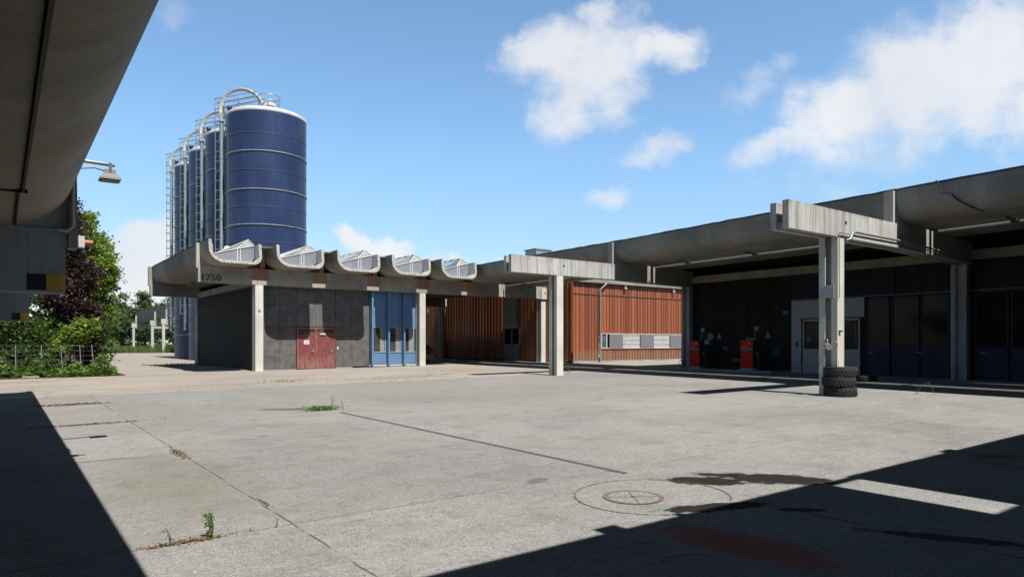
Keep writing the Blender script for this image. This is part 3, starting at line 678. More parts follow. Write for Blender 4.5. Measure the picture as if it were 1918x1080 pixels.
# conduit and light track hung under the canopy slot
for j, (k0, k1) in enumerate(((1, 2), (0, 1), (2, 3))):
    (xa, ya), (xb, yb) = rows[k0], rows[k1]
    L = MB(); p0 = Vector((xa + 2.55, ya + .6, 5.30)); p1 = Vector((xb + 2.55, yb - .15, 5.30))
    L.tube([p0, p1], .045, 8); L.tube([p0 + Vector((.12, 0, .02)), p1 + Vector((.12, 0, .02))], .02, 6)
    L.build('cable_tray', GALV, cn)
    for q in (.22, .52, .82):
        c0 = p0.lerp(p1, q); T = MB(); T.box(c0.x - .8, c0.x + .8, c0.y - .03, c0.y + .03, 5.33, 5.38); T.box(c0.x - .12, c0.x + .2, c0.y - .12, c0.y + .12, 5.27, 5.33)
        T.build('hanger_bar', STEEL_D, cn)
    M_ = MB(); M_.add([(xa + 2.66, ya + .3, 6.3), (xa + 2.88, ya + .3, 6.3), (xb + 2.88, yb - .2, 6.3), (xb + 2.66, yb - .2, 6.3), (xa + 2.66, ya + .3, 6.34), (xa + 2.88, ya + .3, 6.34), (xb + 2.88, yb - .2, 6.34), (xb + 2.66, yb - .2, 6.34)],
        [(3, 2, 1, 0), (4, 5, 6, 7), (0, 1, 5, 4), (1, 2, 6, 5), (2, 3, 7, 6), (3, 0, 4, 7)]); M_.build('slot_cover', SIGNGREY, cn)
# bent pipe and flashing on the near beam
P = MB(); P.tube([(18.82, 9.70, 4.52), (18.95, 9.66, 4.56), (19.08, 9.66, 4.74), (19.2, 9.66, 4.78), (21.9, 9.66, 4.78), (25.5, 9.8, 4.74)], .035, 8)
P.tube([(18.46, 9.70, 4.70), (21.9, 9.69, 4.70), (25.5, 9.82, 4.66)], .018, 6); P.tube([(18.46, 9.715, 4.70), (18.46, 9.715, 2.9)], .012, 6)
P.build('conduit_pipe', GALV, cn)
MB().box(19.15, 21.95, 9.70, 9.745, 4.58, 4.70).build('beam_flashing', WHITE_D, cn)
# loose cable hanging over the near trough
ca = MB(); ca.tube([(21.83, 8.62, 6.40), (21.82, 8.50, 6.24), (21.82, 8.46, 6.0), (21.83, 8.28, 5.99), (21.87, 8.08, 5.76), (22.02, 7.86, 5.56), (22.42, 7.6, 5.415)], .02, 6); ca.build('loose_cable', BLACK, cn)
# fittings on the near column
jb = thing('junction_box', 'grey galvanised plate box fixed to the recess of the near canopy column', 'junction box', (18.42, 10.02, 3.1))
MB().bbox(18.36, 18.435, 9.83, 10.2, 2.92, 3.27, .008).build('box_body', GALV, jb)
q = MB()
for yy in (9.9, 10.12): q.tube([(18.36, yy, 3.21), (18.345, yy, 3.21)], .016, 8)
q.build('screw', PAPER, jb)
MB().tube([(18.425, 10.1, 3.27), (18.425, 10.1, 4.3)], .012, 6).build('cable_riser', PAPER, jb)
pf_ = thing('pipe_fitting', 'round steel drum lamp with bent pipes on the near column above the tyres', 'fitting', (18.4, 9.98, 1.6))
q = MB(); q.tube([(18.43, 10.05, 1.6), (18.27, 9.90, 1.56)], .085, 18); q.build('drum', GALV, pf_)
q = MB(); q.tube([(18.42, 10.1, 2.55), (18.40, 10.1, 1.74), (18.38, 10.06, 1.70)], .012, 6); q.tube([(18.4, 10.15, 1.66), (18.36, 10.19, 1.63), (18.36, 10.18, 1.5), (18.38, 10.14, 1.47)], .014, 6); q.tube([(18.4, 10.1, 1.78), (18.37, 10.0, 1.77), (18.36, 10.0, 1.68)], .01, 6); q.tube([(18.4, 9.9, 1.68), (18.4, 9.78, 1.72), (18.4, 9.72, 1.64), (18.4, 9.8, 1.56)], .01, 6)
q.build('bent_pipe', GALV, pf_)
st_ = thing('wall_tap_bracket', 'small rusty bracket on the sunlit face of the near column', 'bracket', (18.6, 9.745, 2.0))
MB().box(18.5, 18.6, 9.69, 9.755, 1.98, 2.02).build('bracket_plate', STEEL_D, st_)
nt_ = MB().box(18.5, 18.72, 9.750, 9.757, .92, 1.22).build('white_notice', PAPER); tag(nt_, 'blank white notice at the foot of the near column, behind the tyre stack', 'notice')

# ================================================================== garage behind the canopy
gr = thing('garage_building', 'dark garage with navy folding doors and a black fuel bay wall under the canopy', 'building', (29.1, 15.0, .3))
X = 29.1; zb = .27
mb = MB()
yb_ = 17.56
while yb_ < 23.3: mb.box(X + .03, X + .15, yb_, min(yb_ + 1.13, 23.4), zb - .1, 4.78); yb_ += 1.15
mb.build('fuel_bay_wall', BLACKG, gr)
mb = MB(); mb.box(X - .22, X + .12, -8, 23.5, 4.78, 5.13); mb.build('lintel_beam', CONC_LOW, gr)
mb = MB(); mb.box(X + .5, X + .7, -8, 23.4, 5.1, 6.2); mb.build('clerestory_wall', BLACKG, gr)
mb = MB()
for a in range(-8, 18, 3): mb.box(X + .02, X + .14, a + .02, min(a + 2.98, 17.55), 3.68, 4.78)
mb.box(X + .15, X + .25, -8, 17.6, 3.6, 4.78); mb.build('upper_wall', NAVYWALL, gr)
mb = MB(); mb.box(X - .02, X + .12, -8, 17.55, 3.60, 3.68); mb.build('door_track', STEEL_D, gr)
# grey portal with glazed sliding doors
mb = MB(); mb.box(X - .06, X + .12, 17.05, 17.52, zb, 2.80); mb.box(X - .06, X + .12, 14.22, 17.52, 2.80, 3.60); mb.build('portal', GREYBLUE, gr)
for (a, bx) in ((15.75, 17.0), (14.42, 15.7)):
    d = MB(); d.box(X - .02, X + .05, a, bx, zb + .02, 1.42); d.box(X - .02, X + .05, a, a + .07, 1.42, 2.72); d.box(X - .02, X + .05, bx - .07, bx, 1.42, 2.72); d.box(X - .02, X + .05, a, bx, 2.66, 2.74)
    d = d.build('sliding_door', GREYBLUE, gr); MB().box(X + .01, X + .03, a + .07, bx - .07, 1.42, 2.66).build('pane', GLASS, d)
    s_ = MB()
    if a > 15: s_.tube([(X - .005, 16.7, 1.95), (X - .005, 16.45, 2.2)], .02, 5); s_.tube([(X - .005, 16.9, 2.4), (X - .005, 15.9, 2.4)], .012, 5); s_.tube([(X - .005, 16.2, 2.4), (X - .005, 16.2, 1.8)], .01, 5); s_.bbox(X - .005, X + .008, 16.65, 16.8, 1.78, 1.94, .003)
    else: s_.tube([(X - .005, 14.6, 2.5), (X - .005, 14.57, 1.45)], .025, 5); s_.tube([(X - .005, 14.9, 2.65), (X - .005, 14.87, 2.45)], .012, 5)
    s_.build('glass_glimpse', SIGNGREY, d)  # bright shapes seen behind the glass, added as bars on its face
MB().box(X - .03, X + .05, 14.2, 17.05, 2.745, 2.80).build('door_head', STEEL_D, gr)
mb = MB(); mb.bbox(X - .10, X - .06, 17.2, 17.3, 1.5, 1.75, .006); mb.build('key_switch', STEEL_D, gr)
mb = MB(); mb.tube([(X - .06, 17.12, .95), (X - .13, 17.12, .95)], .04, 10); mb.build('door_stop', PAPER, gr)
def navy_door(a, bx, handle=None):
    d = MB(); d.box(X - .0, X + .06, a, bx, zb, 1.53)
    d.box(X - .0, X + .06, a, a + .07, 1.53, 3.58); d.box(X, X + .06, bx - .07, bx, 1.53, 3.58); d.box(X, X + .06, a, bx, 3.52, 3.585)
    d = d.build('folding_door', DARKBLUE, gr); MB().box(X + .02, X + .04, a + .07, bx - .07, 1.53, 3.52).build('pane', GLASS, d)
    if handle: MB().tube([(X, handle, 1.3), (X - .06, handle, 1.3), (X - .06, handle - .14, 1.3)], .015, 6).build('handle', PAPER, d)
    return d
for (a, bx, h) in ((13.24, 14.15, 14.0), (12.10, 13.14, 12.15), (11.02, 12.04, None), (9.10, 10.16, 9.95), (7.98, 9.03, None), (6.9, 7.92, None), (5.8, 6.84, None), (4.7, 5.74, None)): navy_door(a, bx, h)
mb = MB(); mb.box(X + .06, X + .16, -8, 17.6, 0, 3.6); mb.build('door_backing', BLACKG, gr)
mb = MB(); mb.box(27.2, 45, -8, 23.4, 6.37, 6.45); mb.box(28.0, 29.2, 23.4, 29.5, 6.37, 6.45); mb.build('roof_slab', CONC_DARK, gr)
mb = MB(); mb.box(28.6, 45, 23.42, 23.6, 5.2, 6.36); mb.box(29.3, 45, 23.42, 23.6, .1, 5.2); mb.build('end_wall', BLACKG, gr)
# raised plinth under the pumps
pl = MB(); 
for k in range(12):
    a = 17.62 + k * .5; pl.bbox(27.55, X, a, a + .49, zg(28, a) - .05, .40, .012)
tag(pl.build('pump_plinth', CONC_BLUE), kind='structure')

# wall signs on the fuel bay wall
def tri_sign(y0, z0, w_, label):
    s = MB(); s.add([(X + .025, y0, z0), (X + .025, y0 - w_, z0), (X + .025, y0 - w_ / 2, z0 + w_), (X + .012, y0, z0), (X + .012, y0 - w_, z0), (X + .012, y0 - w_ / 2, z0 + w_)], [(0, 1, 2), (5, 4, 3), (0, 1, 4, 3), (1, 2, 5, 4), (2, 0, 3, 5)])
    return tag(s.build('warning_sign', SIGNGREY), label, 'warning sign')
tri_sign(21.65, 1.90, .30, 'pale triangular warning sign on the black wall between the two pumps')
tri_sign(18.95, 1.92, .34, 'pale triangular warning sign on the black wall just right of the second pump')
s = MB(); s.tube([(X + .03, 22.05, 2.0), (X + .01, 22.05, 2.0)], .19, 20); tag(s.build('round_sign', SIGNGREY), 'round grey sign on the black wall behind the first pump pole', 'sign')
s = MB(); s.box(X + .012, X + .03, 17.75, 18.0, 3.0, 3.17); s.box(X + .009, X + .012, 17.79, 17.96, 3.03, 3.14, 1); tag(s.build('number_sign', [SIGNGREY, STEEL_D]), 'small pale number plate high on the black wall beside the grey portal', 'sign')
s = MB(); s.box(X + .0, X + .03, 22.1, 22.45, 1.62, 1.86); s.box(X - .003, X, 22.14, 22.41, 1.65, 1.74, 1); tag(s.build('notice_board', [SIGNGREY, ALU]), 'small pale notice on the black wall above the first pump', 'notice')
s = MB(); s.box(X - .01, X + .03, 19.5, 19.95, 1.62, 1.92); s.box(X - .014, X - .01, 19.56, 19.84, 1.70, 1.86, 1); s.box(X - .0, X + .03, 19.72, 19.95, 1.30, 1.58); tag(s.build('notice_board', [SIGNGREY, STEEL_D]), 'framed pale notice on the black wall just behind the left edge of the second pump', 'notice')
s = MB(); s.box(X + .02, X + .03, 18.15, 18.6, 1.0, 1.5); tag(s.build('blue_notice', simple('faded_blue_notice', (.015, .03, .07), .6)), 'dark blue square notice on the black wall right of the second pump', 'notice')
s = MB(); s.bbox(X - .18, X + .03, 20.1, 20.6, .75, .92, .02); tag(s.build('red_box', simple('dark_red_box', (.16, .012, .012), .5)), 'dark red box mounted low on the black wall left of the second pump', 'box')
s = MB(); s.lathe([(.02, 0), (.2, .22), (.21, .24)], (X - .02, 21.05, 1.28), 16, a0=R(90), a1=R(270)); tag(s.build('hose_holder', SIGNGREY), 'fan shaped grey hose holder on the black wall between the pumps', 'hose holder')

# fuel pumps
def fuel_pump(x, y0, y1, z0, z1, num, label):
    p = thing('fuel_pump', label, 'fuel pump', (x, (y0 + y1) / 2, z0), 0, 'red fuel pumps')
    H = z1 - z0; D = .42
    MB().bbox(x - .03, x + D + .05, y0 - .04, y1 + .05, z0 - .02, z0 + .12, .01).build('base', CONC_BLUE, p)
    MB().bbox(x + .012, x + D, y0, y1, z0 + .12, z1, .015).build('body', simple('pump_side_grey', (.055, .06, .065), .5), p)
    MB().bbox(x, x + .016, y0 + .02, y1 - .02, z0 + .14, z0 + H * .66, .006).build('lower_panel', RED_PUMP, p)
    top = MB().bbox(x - .006, x + .016, y0 + .01, y1 - .01, z0 + H * .76, z1 + .005, .006).build('upper_panel', RED_PUMP, p)
    lettering('pump_number', num, y0 + (y1 - y0) * .36, y0 + (y1 - y0) * .28, z0 + H * .86, z0 + H * .95, x - .006, PAPER, p, '-x', .03)
    ln = MB()
    for (a, bb_, zz, th_) in ((.85, .7, .965, .012), (.72, .55, .91, .006), (.72, .55, .86, .006), (.8, .42, .79, .014)): ln.box(x - .010, x - .0065, y0 + (y1 - y0) * bb_, y0 + (y1 - y0) * a, z0 + H * zz, z0 + H * zz + th_)
    ln.build('printed_line', PAPER, p)
    ds = MB(); ds.bbox(x - .004, x + .016, y0 + .015, y1 - .015, z0 + H * .665, z0 + H * .755, .004)
    for q in range(3):
        a = y0 + (y1 - y0) * (.2 + .27 * q); ds.box(x - .008, x - .004, a, a + .06, z0 + H * .69, z0 + H * .735, 1)
    ds.build('display_strip', [SIGNGREY, STEEL_D], p)
    nz = MB(); nz.tube([(x + .2, y0, z0 + H * .62), (x + .2, y0 - .09, z0 + H * .60), (x + .2, y0 - .12, z0 + H * .52), (x + .2, y0 - .06, z0 + H * .47)], .028, 8); nz.tube([(x + .2, y0 - .02, z0 + H * .5), (x + .2, y0 - .16, z0 + H * .47), (x + .2, y0 - .17, z0 + H * .38)], .016, 6)
    nz.build('nozzle', SIGNGREY, p)
    ho = MB(); ho.tube([(x + .25, y0 - .02, z0 + H * .95), (x + .25, y0 - .16, z0 + H * .8), (x + .25, y0 - .2, z0 + H * .3), (x + .25, y0 - .12, z0 + H * .1), (x + .25, y0 - .04, z0 + H * .3)], .02, 8); ho.build('hose', BLACK, p)
    po = MB(); po.tube([(x + .2, y0 + .02, z0 + H * .8), (x + .2, y0 + .02, z1 + .62)], .022, 8); po.build('sign_pole', SIGNGREY, p)
    MB().bbox(x + .18, x + .20, y0 - .17, y0 + .03, z1 + .45, z1 + .65, .004).build('pole_sign', SIGNGREY, p)
    return p
fuel_pump(27.95, 21.84, 22.44, .40, 1.79, '1', 'red fuel pump numbered 1 beside the canopy column')
fuel_pump(27.95, 18.80, 19.48, .40, 1.80, '2', 'red fuel pump numbered 2 farther from the column, right of the other pump')

# ================================================================== timber building in the court
tb = thing('timber_building', 'building clad in vertical orange brown timber boards with a ribbon window', 'building', (29.3, 40.0, .45))
def boards_x(name, x0, x1, y, z0, z1, m, pw=.135):          # facing -Y
    mb = MB(); a = x0; k = 0
    while a < x1 - .02:
        bw = min(pw, x1 - a); d = .02 if k % 2 == 0 else 0.0
        mb.box(a, a + bw - .018, y - d, y + .05, z0 + random.uniform(-.012, .012), z1); a += bw; k += 1
    mb.box(x0, x1, y + .055, y + .12, z0, z1, 1)
    return mb.build(name, [m, BLACKG], tb)
YW = 32.8
boards_x('front_cladding', 29.32, 41.8, YW, 2.34, 5.62, WOOD)
boards_x('lower_cladding', 31.80, 41.8, YW, .56, 1.32, WOOD)
boards_x('corner_cladding', 29.32, 31.60, YW, .56, 2.335, WOOD)
mb = MB(); mb.box(29.32, 41.8, YW - .06, YW - .035, 4.86, 4.90); mb.build('drip_batten', BROWNB, tb)
mb = MB(); a = YW + .05; k = 0
while a < 62:
    if not (38.25 < a < 40.2): mb.box(29.3 - (.02 if k % 2 == 0 else 0), 29.36, a, a + .182, .50, 5.6)
    a += .2; k += 1
mb.box(29.37, 29.42, YW + .06, 62, .4, 5.6, 1)
mb.build('side_cladding', [WOOD_D, BLACKG], tb)
mb = MB(); mb.box(29.36, 41.8, YW + .14, YW + .3, .3, .55); mb.box(29.34, 41.8, YW - .02, YW + .1, .42, .55); mb.build('plinth', CONC_BLUE, tb)
mb = MB(); mb.box(29.33, 42, YW - .22, 62, 5.62, 5.80); mb.build('roof_edge', CONC_DARK, tb)
# ribbon window
wf = MB(); wf.box(31.80, 41.8, YW - .08, YW + .08, 1.32, 1.37); wf.box(31.80, 41.8, YW - .06, YW + .06, 2.29, 2.335); wf.box(31.80, 31.86, YW - .06, YW + .06, 1.37, 2.29); wf.box(32.26, 32.34, YW - .05, YW + .06, 1.37, 2.29); wf = wf.build('window_frame', WHITE, tb)
MB().box(31.86, 32.26, YW + .0, YW + .02, 1.37, 2.29).build('pane', glossy_glass('greenish_glass', (.14, .2, .19), .05), wf)
MB().box(32.34, 41.8, YW + .02, YW + .06, 1.37, 2.29).build('pane', GLASS, wf)
for a, bx in ((32.50, 33.78), (35.51, 36.87), (38.60, 40.16)): MB().bbox(a, bx, YW - .10, YW - .06, 1.37, 2.29, .006).build('sliding_shutter', simple('grey_shutter', (.24, .24, .255), .45, var=.04), tb)
for a, bx in ((33.80, 35.49), (36.89, 38.58), (40.18, 41.8)):
    l = MB()
    for q in range(10):
        z = 1.39 + q * .09; l.add([(a, YW - .05, z), (bx, YW - .05, z), (bx, YW - .012, z + .052), (a, YW - .012, z + .052), (a, YW - .045, z - .006), (bx, YW - .045, z - .006), (bx, YW - .006, z + .046), (a, YW - .006, z + .046)], [(0, 1, 2, 3), (7, 6, 5, 4), (0, 3, 7, 4), (1, 5, 6, 2), (0, 4, 5, 1), (3, 2, 6, 7)])
    l.build('louvre_blind', WHITE, tb)
dp = MB(); dp.tube([(32.1, YW - .25, 5.62), (31.66, YW - .16, 5.25), (31.63, YW - .13, 5.15), (31.63, YW - .13, .48)], .055, 12)
for z in (1.2, 2.4, 3.6, 4.8): dp.tube([(31.63, YW - .13, z), (31.63, YW - .13, z + .05)], .068, 12)
dp.build('downpipe', ALU, tb)
# steel door in the side wall with grey panel above
d = MB(); d.box(29.26, 29.38, 38.30, 40.24, .46, 1.62); d.box(29.26, 29.38, 38.30, 38.42, 1.62, 2.72); d.box(29.26, 29.38, 40.12, 40.24, 1.62, 2.72); d.box(29.26, 29.38, 39.2, 39.34, 1.62, 2.72); d.box(29.22, 29.4, 38.26, 40.28, 2.70, 2.80)
d = d.build('steel_door', simple('grey_steel_door', (.32, .33, .33), .4, .3), tb)
MB().box(29.31, 29.34, 38.42, 40.12, 1.62, 2.70).build('pane', GLASS, d)
q = MB(); 
for yy in (39.27,): q.tube([(29.26, yy, 1.45), (29.2, yy, 1.45)], .04, 8); q.tube([(29.26, yy, 1.0), (29.22, yy, 1.0)], .03, 8)
q.build('handle', PAPER, d)
MB().box(29.3, 29.38, 38.30, 40.24, 2.80, 5.5).build('grey_panel', simple('dull_grey_panel', (.22, .22, .21), .7), tb)
for xx in (33.95, 38.9):
    l = thing('wall_lamp', 'small pale lamp under the eaves of the timber wall, %s' % ('nearer the downpipe' if xx < 35 else 'farther from the downpipe'), 'lamp', (xx, YW - .2, 5.35), 0, 'eaves lamps')
    MB().bbox(xx - .08, xx + .08, YW - .24, YW - .04, 5.32, 5.44, .02).build('lamp_body', simple('cream_lamp', (.8, .68, .55), .4), l)
    MB().box(xx - .05, xx + .05, YW - .18, YW - .06, 5.44, 5.62).build('lamp_mount', ALU, l)
rb = thing('roof_unit', 'grey metal box shaped ventilation unit on the flat roof behind the canopy', 'vent', (24.5, 30.2, 6.2))
MB().bbox(24.0, 25.1, 29.9, 30.9, 6.2, 6.92, .01).build('housing', GALV, rb); MB().box(23.95, 25.15, 29.85, 30.95, 6.92, 6.98).build('cap', ALU, rb)

# ================================================================== low canopy over the camera
lc = thing('low_canopy', 'low dark concrete canopy overhead at the left edge with rounded trough edge', 'canopy', (-3.0, 9.75, 2.3))
LS = [CONC_LOW, CONC_AGG, BITUMEN, CONC]
RX = .72
for (ya, yb) in ((-14.0, 9.72), (9.95, 24.5)):
    for j in range(3):
        sh = shell('roof_trough', lc, RX - 3.0 * j, ya, RX - 3.0 * j, yb, 3.02, LS, .96, mirror=True)
    for j in range(3): MB().box(RX - 3.0 * j - 3.2, RX - 3.0 * j - 2.3, ya, yb, 3.95, 3.99).build('slot_cover', CONC_LOW, lc)
jt = MB(); jt.box(.155, .175, -14, 7.55, 3.012, 3.05); jt.box(.128, .146, 7.55, 9.7, 3.010, 3.05); jt.box(-1.5, .2, 7.54, 7.56, 3.008, 3.04)
jt.build('joint_strip', BLK_PAINT, lc)
for yy in (9.75, 22.55):
    bm_ = MB(); bm_.box(-9.5, .63, yy, yy + .17, 2.27, 3.015); bm_.box(-9.5, .61, yy + .36, yy + .53, 2.27, 3.015); bm_.box(-9.5, .60, yy + .17, yy + .36, 2.27, 2.42)
    bm_ = bm_.build('cross_beam', CONC_BLUE, lc)
    MB().box(.25, .435, yy - .004, yy - .0005, 2.29, 2.475).build('black_mark', BLK_PAINT, bm_)
    MB().box(.437, .628, yy - .004, yy - .0005, 2.29, 2.475).build('yellow_mark', YEL_PAINT, bm_)
    sd = MB(); sd.box(-9.4, .655, yy + .03, yy + .2, 3.02, 3.92); sd.box(.655, .745, yy - .02, yy + .2, 2.80, 4.0, 1); sd.build('saddle_plate', [CONC_BLUE, CONC], lc)
for (xx, yy) in ((-4.2, 9.75), (-4.2, 22.55), (-4.2, -3.0)): hcolumn('column', lc, xx, xx + .36, yy, zg(xx, yy) - .05, 2.28)
mb = MB(); mb.box(-14, -6.5, -14, 24.3, -.3, 11.0); mb.build('sky_blocker_left', simple('sky_blocker_brown', (.06, .05, .045), .8, var=.2), lc)  # unseen block added to cut the low sky light from the left
pp = MB(); pp.tube([(.55, 9.70, 3.0), (.64, 9.70, 3.0), (.695, 9.70, 3.06), (.695, 9.70, 4.0)], .022, 8)
for z in (3.3, 3.75): pp.box(.665, .725, 9.69, 9.73, z, z + .02)
pp.build('riser_pipe', GALV, lc)
hn = thing('warning_beacon', 'small cream box with an orange horn on the end plate of the low canopy', 'beacon', (.76, 9.80, 2.9))
MB().bbox(.745, .825, 9.76, 9.88, 2.82, 2.96, .008).build('box_body', WHITE_D, hn); MB().tube([(.825, 9.82, 2.89), (.88, 9.82, 2.89), (.915, 9.82, 2.89)], [.035, .034, .03], 14).build('horn', ORANGE, hn)
fl = thing('floodlight', 'grey box floodlight on a long bracket arm from the low canopy edge', 'floodlight', (1.26, 11.16, 4.0))
ar = MB(); ar.tube([(.62, 11.02, 4.05), (.72, 11.02, 4.16), (1.30, 11.16, 4.18)], .028, 6); ar.tube([(.62, 11.02, 4.0), (1.05, 11.10, 4.10), (1.2, 11.14, 4.08)], .012, 6); ar.build('arm', ALU, fl)
hd = MB(); c = Vector((1.24, 11.15, 4.0))
def frus(mb, c, w0, d0, w1, d1, z0, z1, m=0):
    vs = [(c[0] + sx * w0, c[1] + sy * d0, c[2] + z0) for sx, sy in ((-1, -1), (1, -1), (1, 1), (-1, 1))] + [(c[0] + sx * w1, c[1] + sy * d1, c[2] + z1) for sx, sy in ((-1, -1), (1, -1), (1, 1), (-1, 1))]
    mb.add(vs, [(3, 2, 1, 0), (4, 5, 6, 7), (0, 1, 5, 4), (1, 2, 6, 5), (2, 3, 7, 6), (3, 0, 4, 7)], m)
frus(hd, c, .125, .13, .085, .09, -.02, .04); frus(hd, c, .13, .135, .125, .13, -.045, -.02); frus(hd, c, .075, .07, .065, .06, .045, .10); hd.box(c.x - .02, c.x + .02, c.y - .085, c.y - .07, 4.0, 4.19)
hd.build('lamp_head', simple('lamp_grey', (.19, .19, .185), .6, .1), fl); MB().box(c.x - .11, c.x + .11, c.y - .115, c.y + .115, 3.945, 3.954).build('lens', SIGNGREY, fl)

# ================================================================== canopy behind the camera (only its shadow falls in view)
rc = thing('rear_canopy', 'concrete trough canopy behind the viewpoint throwing the shadow at lower right', 'canopy', (12, -6, 0))
mb = MB(); mb.box(1.75, 7.28, -14, .72, 5.44, 5.60); mb.box(7.86, 27, -14, .70, 5.44, 5.60); mb.box(7.28, 7.86, -14, -1.02, 5.445, 5.595); mb.build('roof_slab', CONC_LOW, rc)
mb = MB(); mb.box(7.28, 7.86, .60, .69, 5.47, 5.56); mb.build('edge_rail', STEEL_D, rc)
mb = MB(); mb.box(3.95, 4.22, .72, .86, 5.5, 5.62); mb.build('edge_bracket', STEEL_D, rc)
mb = MB(); mb.box(4.9, 5.0, .72, .80, 5.5, 5.60); mb.build('edge_bracket', STEEL_D, rc)
mb = MB(); mb.box(10.6, 11.0, .70, .80, 5.5, 5.60); mb.build('edge_bracket', STEEL_D, rc)
beam('front_beam', rc, 1.7, 26, -1.9, ZB, 5.43, CONC)
for xx in (10.9, 20.2): hcolumn('column', rc, xx, xx + .36, -1.9, zg(xx, -1.9) - .05, ZB + .01)
mb = MB(); mb.box(-14, 30, -20, -14.2, -.3, 15.0); mb.build('sky_blocker_rear', BLACKG, rc)  # unseen block added behind the camera, made tall to cut sky fill

# ================================================================== silos
RINGM = simple('dull_ring_steel', (.44, .45, .45), .6, .1, var=.3, scale=5)
def make_silo():
    r = 2.90; z0 = zg(16.5, 60); H = 18.72 - z0
    s = thing('silo', 'silo', 'silo', (16.53, 53.8, z0), 0, 'navy blue silos in a row'); s['local'] = 1
    MB().lathe([(r, 0), (r, H)], n=72).build('tank', SILO, s)
    rf = MB(); rf.lathe([(r + .005, H + .002), (r + .03, H + .04), (r + .02, H + .24), (r - .12, H + .34), (.4, H + 1.1), (0, H + 1.12)], n=72)
    rf = rf.build('roof', WHITE, s)
    jn = MB()
    for k in range(28):
        a = 2 * math.pi * k / 28; c_, s_ = math.cos(a), math.sin(a)
        jn.tube([((r + .035) * c_, (r + .035) * s_, H + .0), ((r + .03) * c_, (r + .03) * s_, H + .26), ((r - .1) * c_, (r - .1) * s_, H + .36)], .012, 4)
    jn.build('roof_joint', STEEL_D, rf)
    for z in (15.78, 12.98, 10.38, 7.7, 5.1, 2.5):
        z -= z0
        MB().lathe([(r, z - .032), (r + .06, z - .026), (r + .07, z + .026), (r, z + .032)], n=72).build('stiffener_ring', RINGM, s)
    sm = MB()
    for z in (17.07, 14.38, 11.70, 9.10, 6.4, 3.8):
        z -= z0; sm.lathe([(r + .001, z - .03), (r + .012, z - .02), (r + .012, z + .02), (r + .001, z + .03)], n=72)
        for k in range(150):
            a = 2 * math.pi * k / 150; sm.box((r + .012) * math.cos(a) - .012, (r + .012) * math.cos(a) + .012, (r + .012) * math.sin(a) - .012, (r + .012) * math.sin(a) + .012, z + .03, z + .055, 1)
    for k in range(14):
        a = 2 * math.pi * k / 14 + .14
        c_, s_ = math.cos(a), math.sin(a)
        for q in range(int(H / .22)):
            sm.box((r + .004) * c_ - .02, (r + .004) * c_ + .02, (r + .004) * s_ - .02, (r + .004) * s_ + .02, q * .22, q * .22 + .07)
    sm.build('panel_seam', [SEAM, SEAMDOT], s)
    ct_, sn_ = math.cos(R(YAW)), math.sin(R(YAW)); rt = Vector((ct_, -sn_, 0)); fw = Vector((sn_, ct_, 0))
    # caged ladder standing off the west side
    lx = -rt * 3.62 + fw * .1; tang = fw.copy(); outw = -rt
    ld = MB()
    for sg in (-1, 1):
        p = lx + rt * .28 + tang * .22 * sg; ld.tube([p + Vector((0, 0, 3.0)), p + Vector((0, 0, H + 1.2))], .045, 5)
    for q in range(int((H - 2) / .3)): 
        z = 3.1 + q * .3; a = lx + rt * .28 - tang * .22; bb_ = lx + rt * .28 + tang * .22; ld.tube([a + Vector((0, 0, z)), bb_ + Vector((0, 0, z))], .024, 4)
    for q in range(6):
        z = 3.4 + q * 2.7; ld.tube([lx + rt * .28 + Vector((0, 0, z)), lx + rt * .62 + Vector((0, 0, z))], .03, 5)
    ld.build('ladder', GALV, s)
    cg = MB(); cc = lx + rt * .08
    def hoop(z, rad=.50, a0=-115, a1=115):
        pts = []
        for k in range(13):
            a = R(a0 + (a1 - a0) * k / 12); pts.append(cc + outw * math.cos(a) * rad + tang * math.sin(a) * rad + Vector((0, 0, z)))
        return pts
    zz = 4.2
    while zz < H + 1.2: cg.tube(hoop(zz), .032, 4); zz += .75
    for a in (-100, -50, 0, 50, 100):
        p = cc + outw * math.cos(R(a)) * .5 + tang * math.sin(R(a)) * .5
        cg.tube([p + Vector((0, 0, 4.2)), p + Vector((0, 0, H + 1.2))], .026, 4)
    cg.build('ladder_cage', GALV, s)
    # fill pipe with gooseneck
    px_ = -rt * 3.27 - fw * .55
    fp = MB(); fp.tube([px_ + Vector((0, 0, 2.7)), px_ + Vector((0, 0, H + .55))], .13, 12)
    for z in (6, 11, 15.6): fp.tube([px_ + Vector((0, 0, z)), px_ + Vector((0, 0, z + .08))], .16, 12)
    fp.build('fill_pipe', simple('pale_blue_pipe', (.42, .49, .53), .4, .35, var=.08), s)
    gn = MB(); pts = []
    for k in range(19):
        a = math.pi * k / 18 ; cx = -1.78; pts.append(rt * (cx - 1.60 * math.cos(a)) - fw * (.55 - .35 * k / 18) + Vector((0, 0, H + .75 + 1.65 * math.sin(a))))
    pts = [px_ + Vector((0, 0, H - .1))] + pts + [pts[-1] + Vector((0, 0, -.5))]
    gn.tube(pts, .15, 4, smooth=False); gn.box(*(px_.x - .2, px_.x + .2, px_.y - .2, px_.y + .2, H - .12, H - .02))
    gn.build('gooseneck_duct', simple('cream_duct', (.62, .62, .58), .5, .1), s)
    # guard rails from ladder to roof hatch
    gd = MB(); a = lx + tang * -.35; bb_ = -rt * .55 - fw * .6; ztop = H + 1.75
    for sg in (-.38, .38):
        for dz_ in (0, -.4, -.8):
            gd.tube([lx - rt * .35 + tang * sg + Vector((0, 0, ztop + dz_ - .05)), bb_ + tang * sg + Vector((0, 0, ztop + .25 + dz_))], .032, 4)
        for f in (.15, .5, 1.0):
            p = (lx - rt * .35).lerp(bb_, f) + tang * sg; gd.tube([p + Vector((0, 0, H + .35 + .5 * f)), p + Vector((0, 0, ztop + .2 * f))], .034, 4)
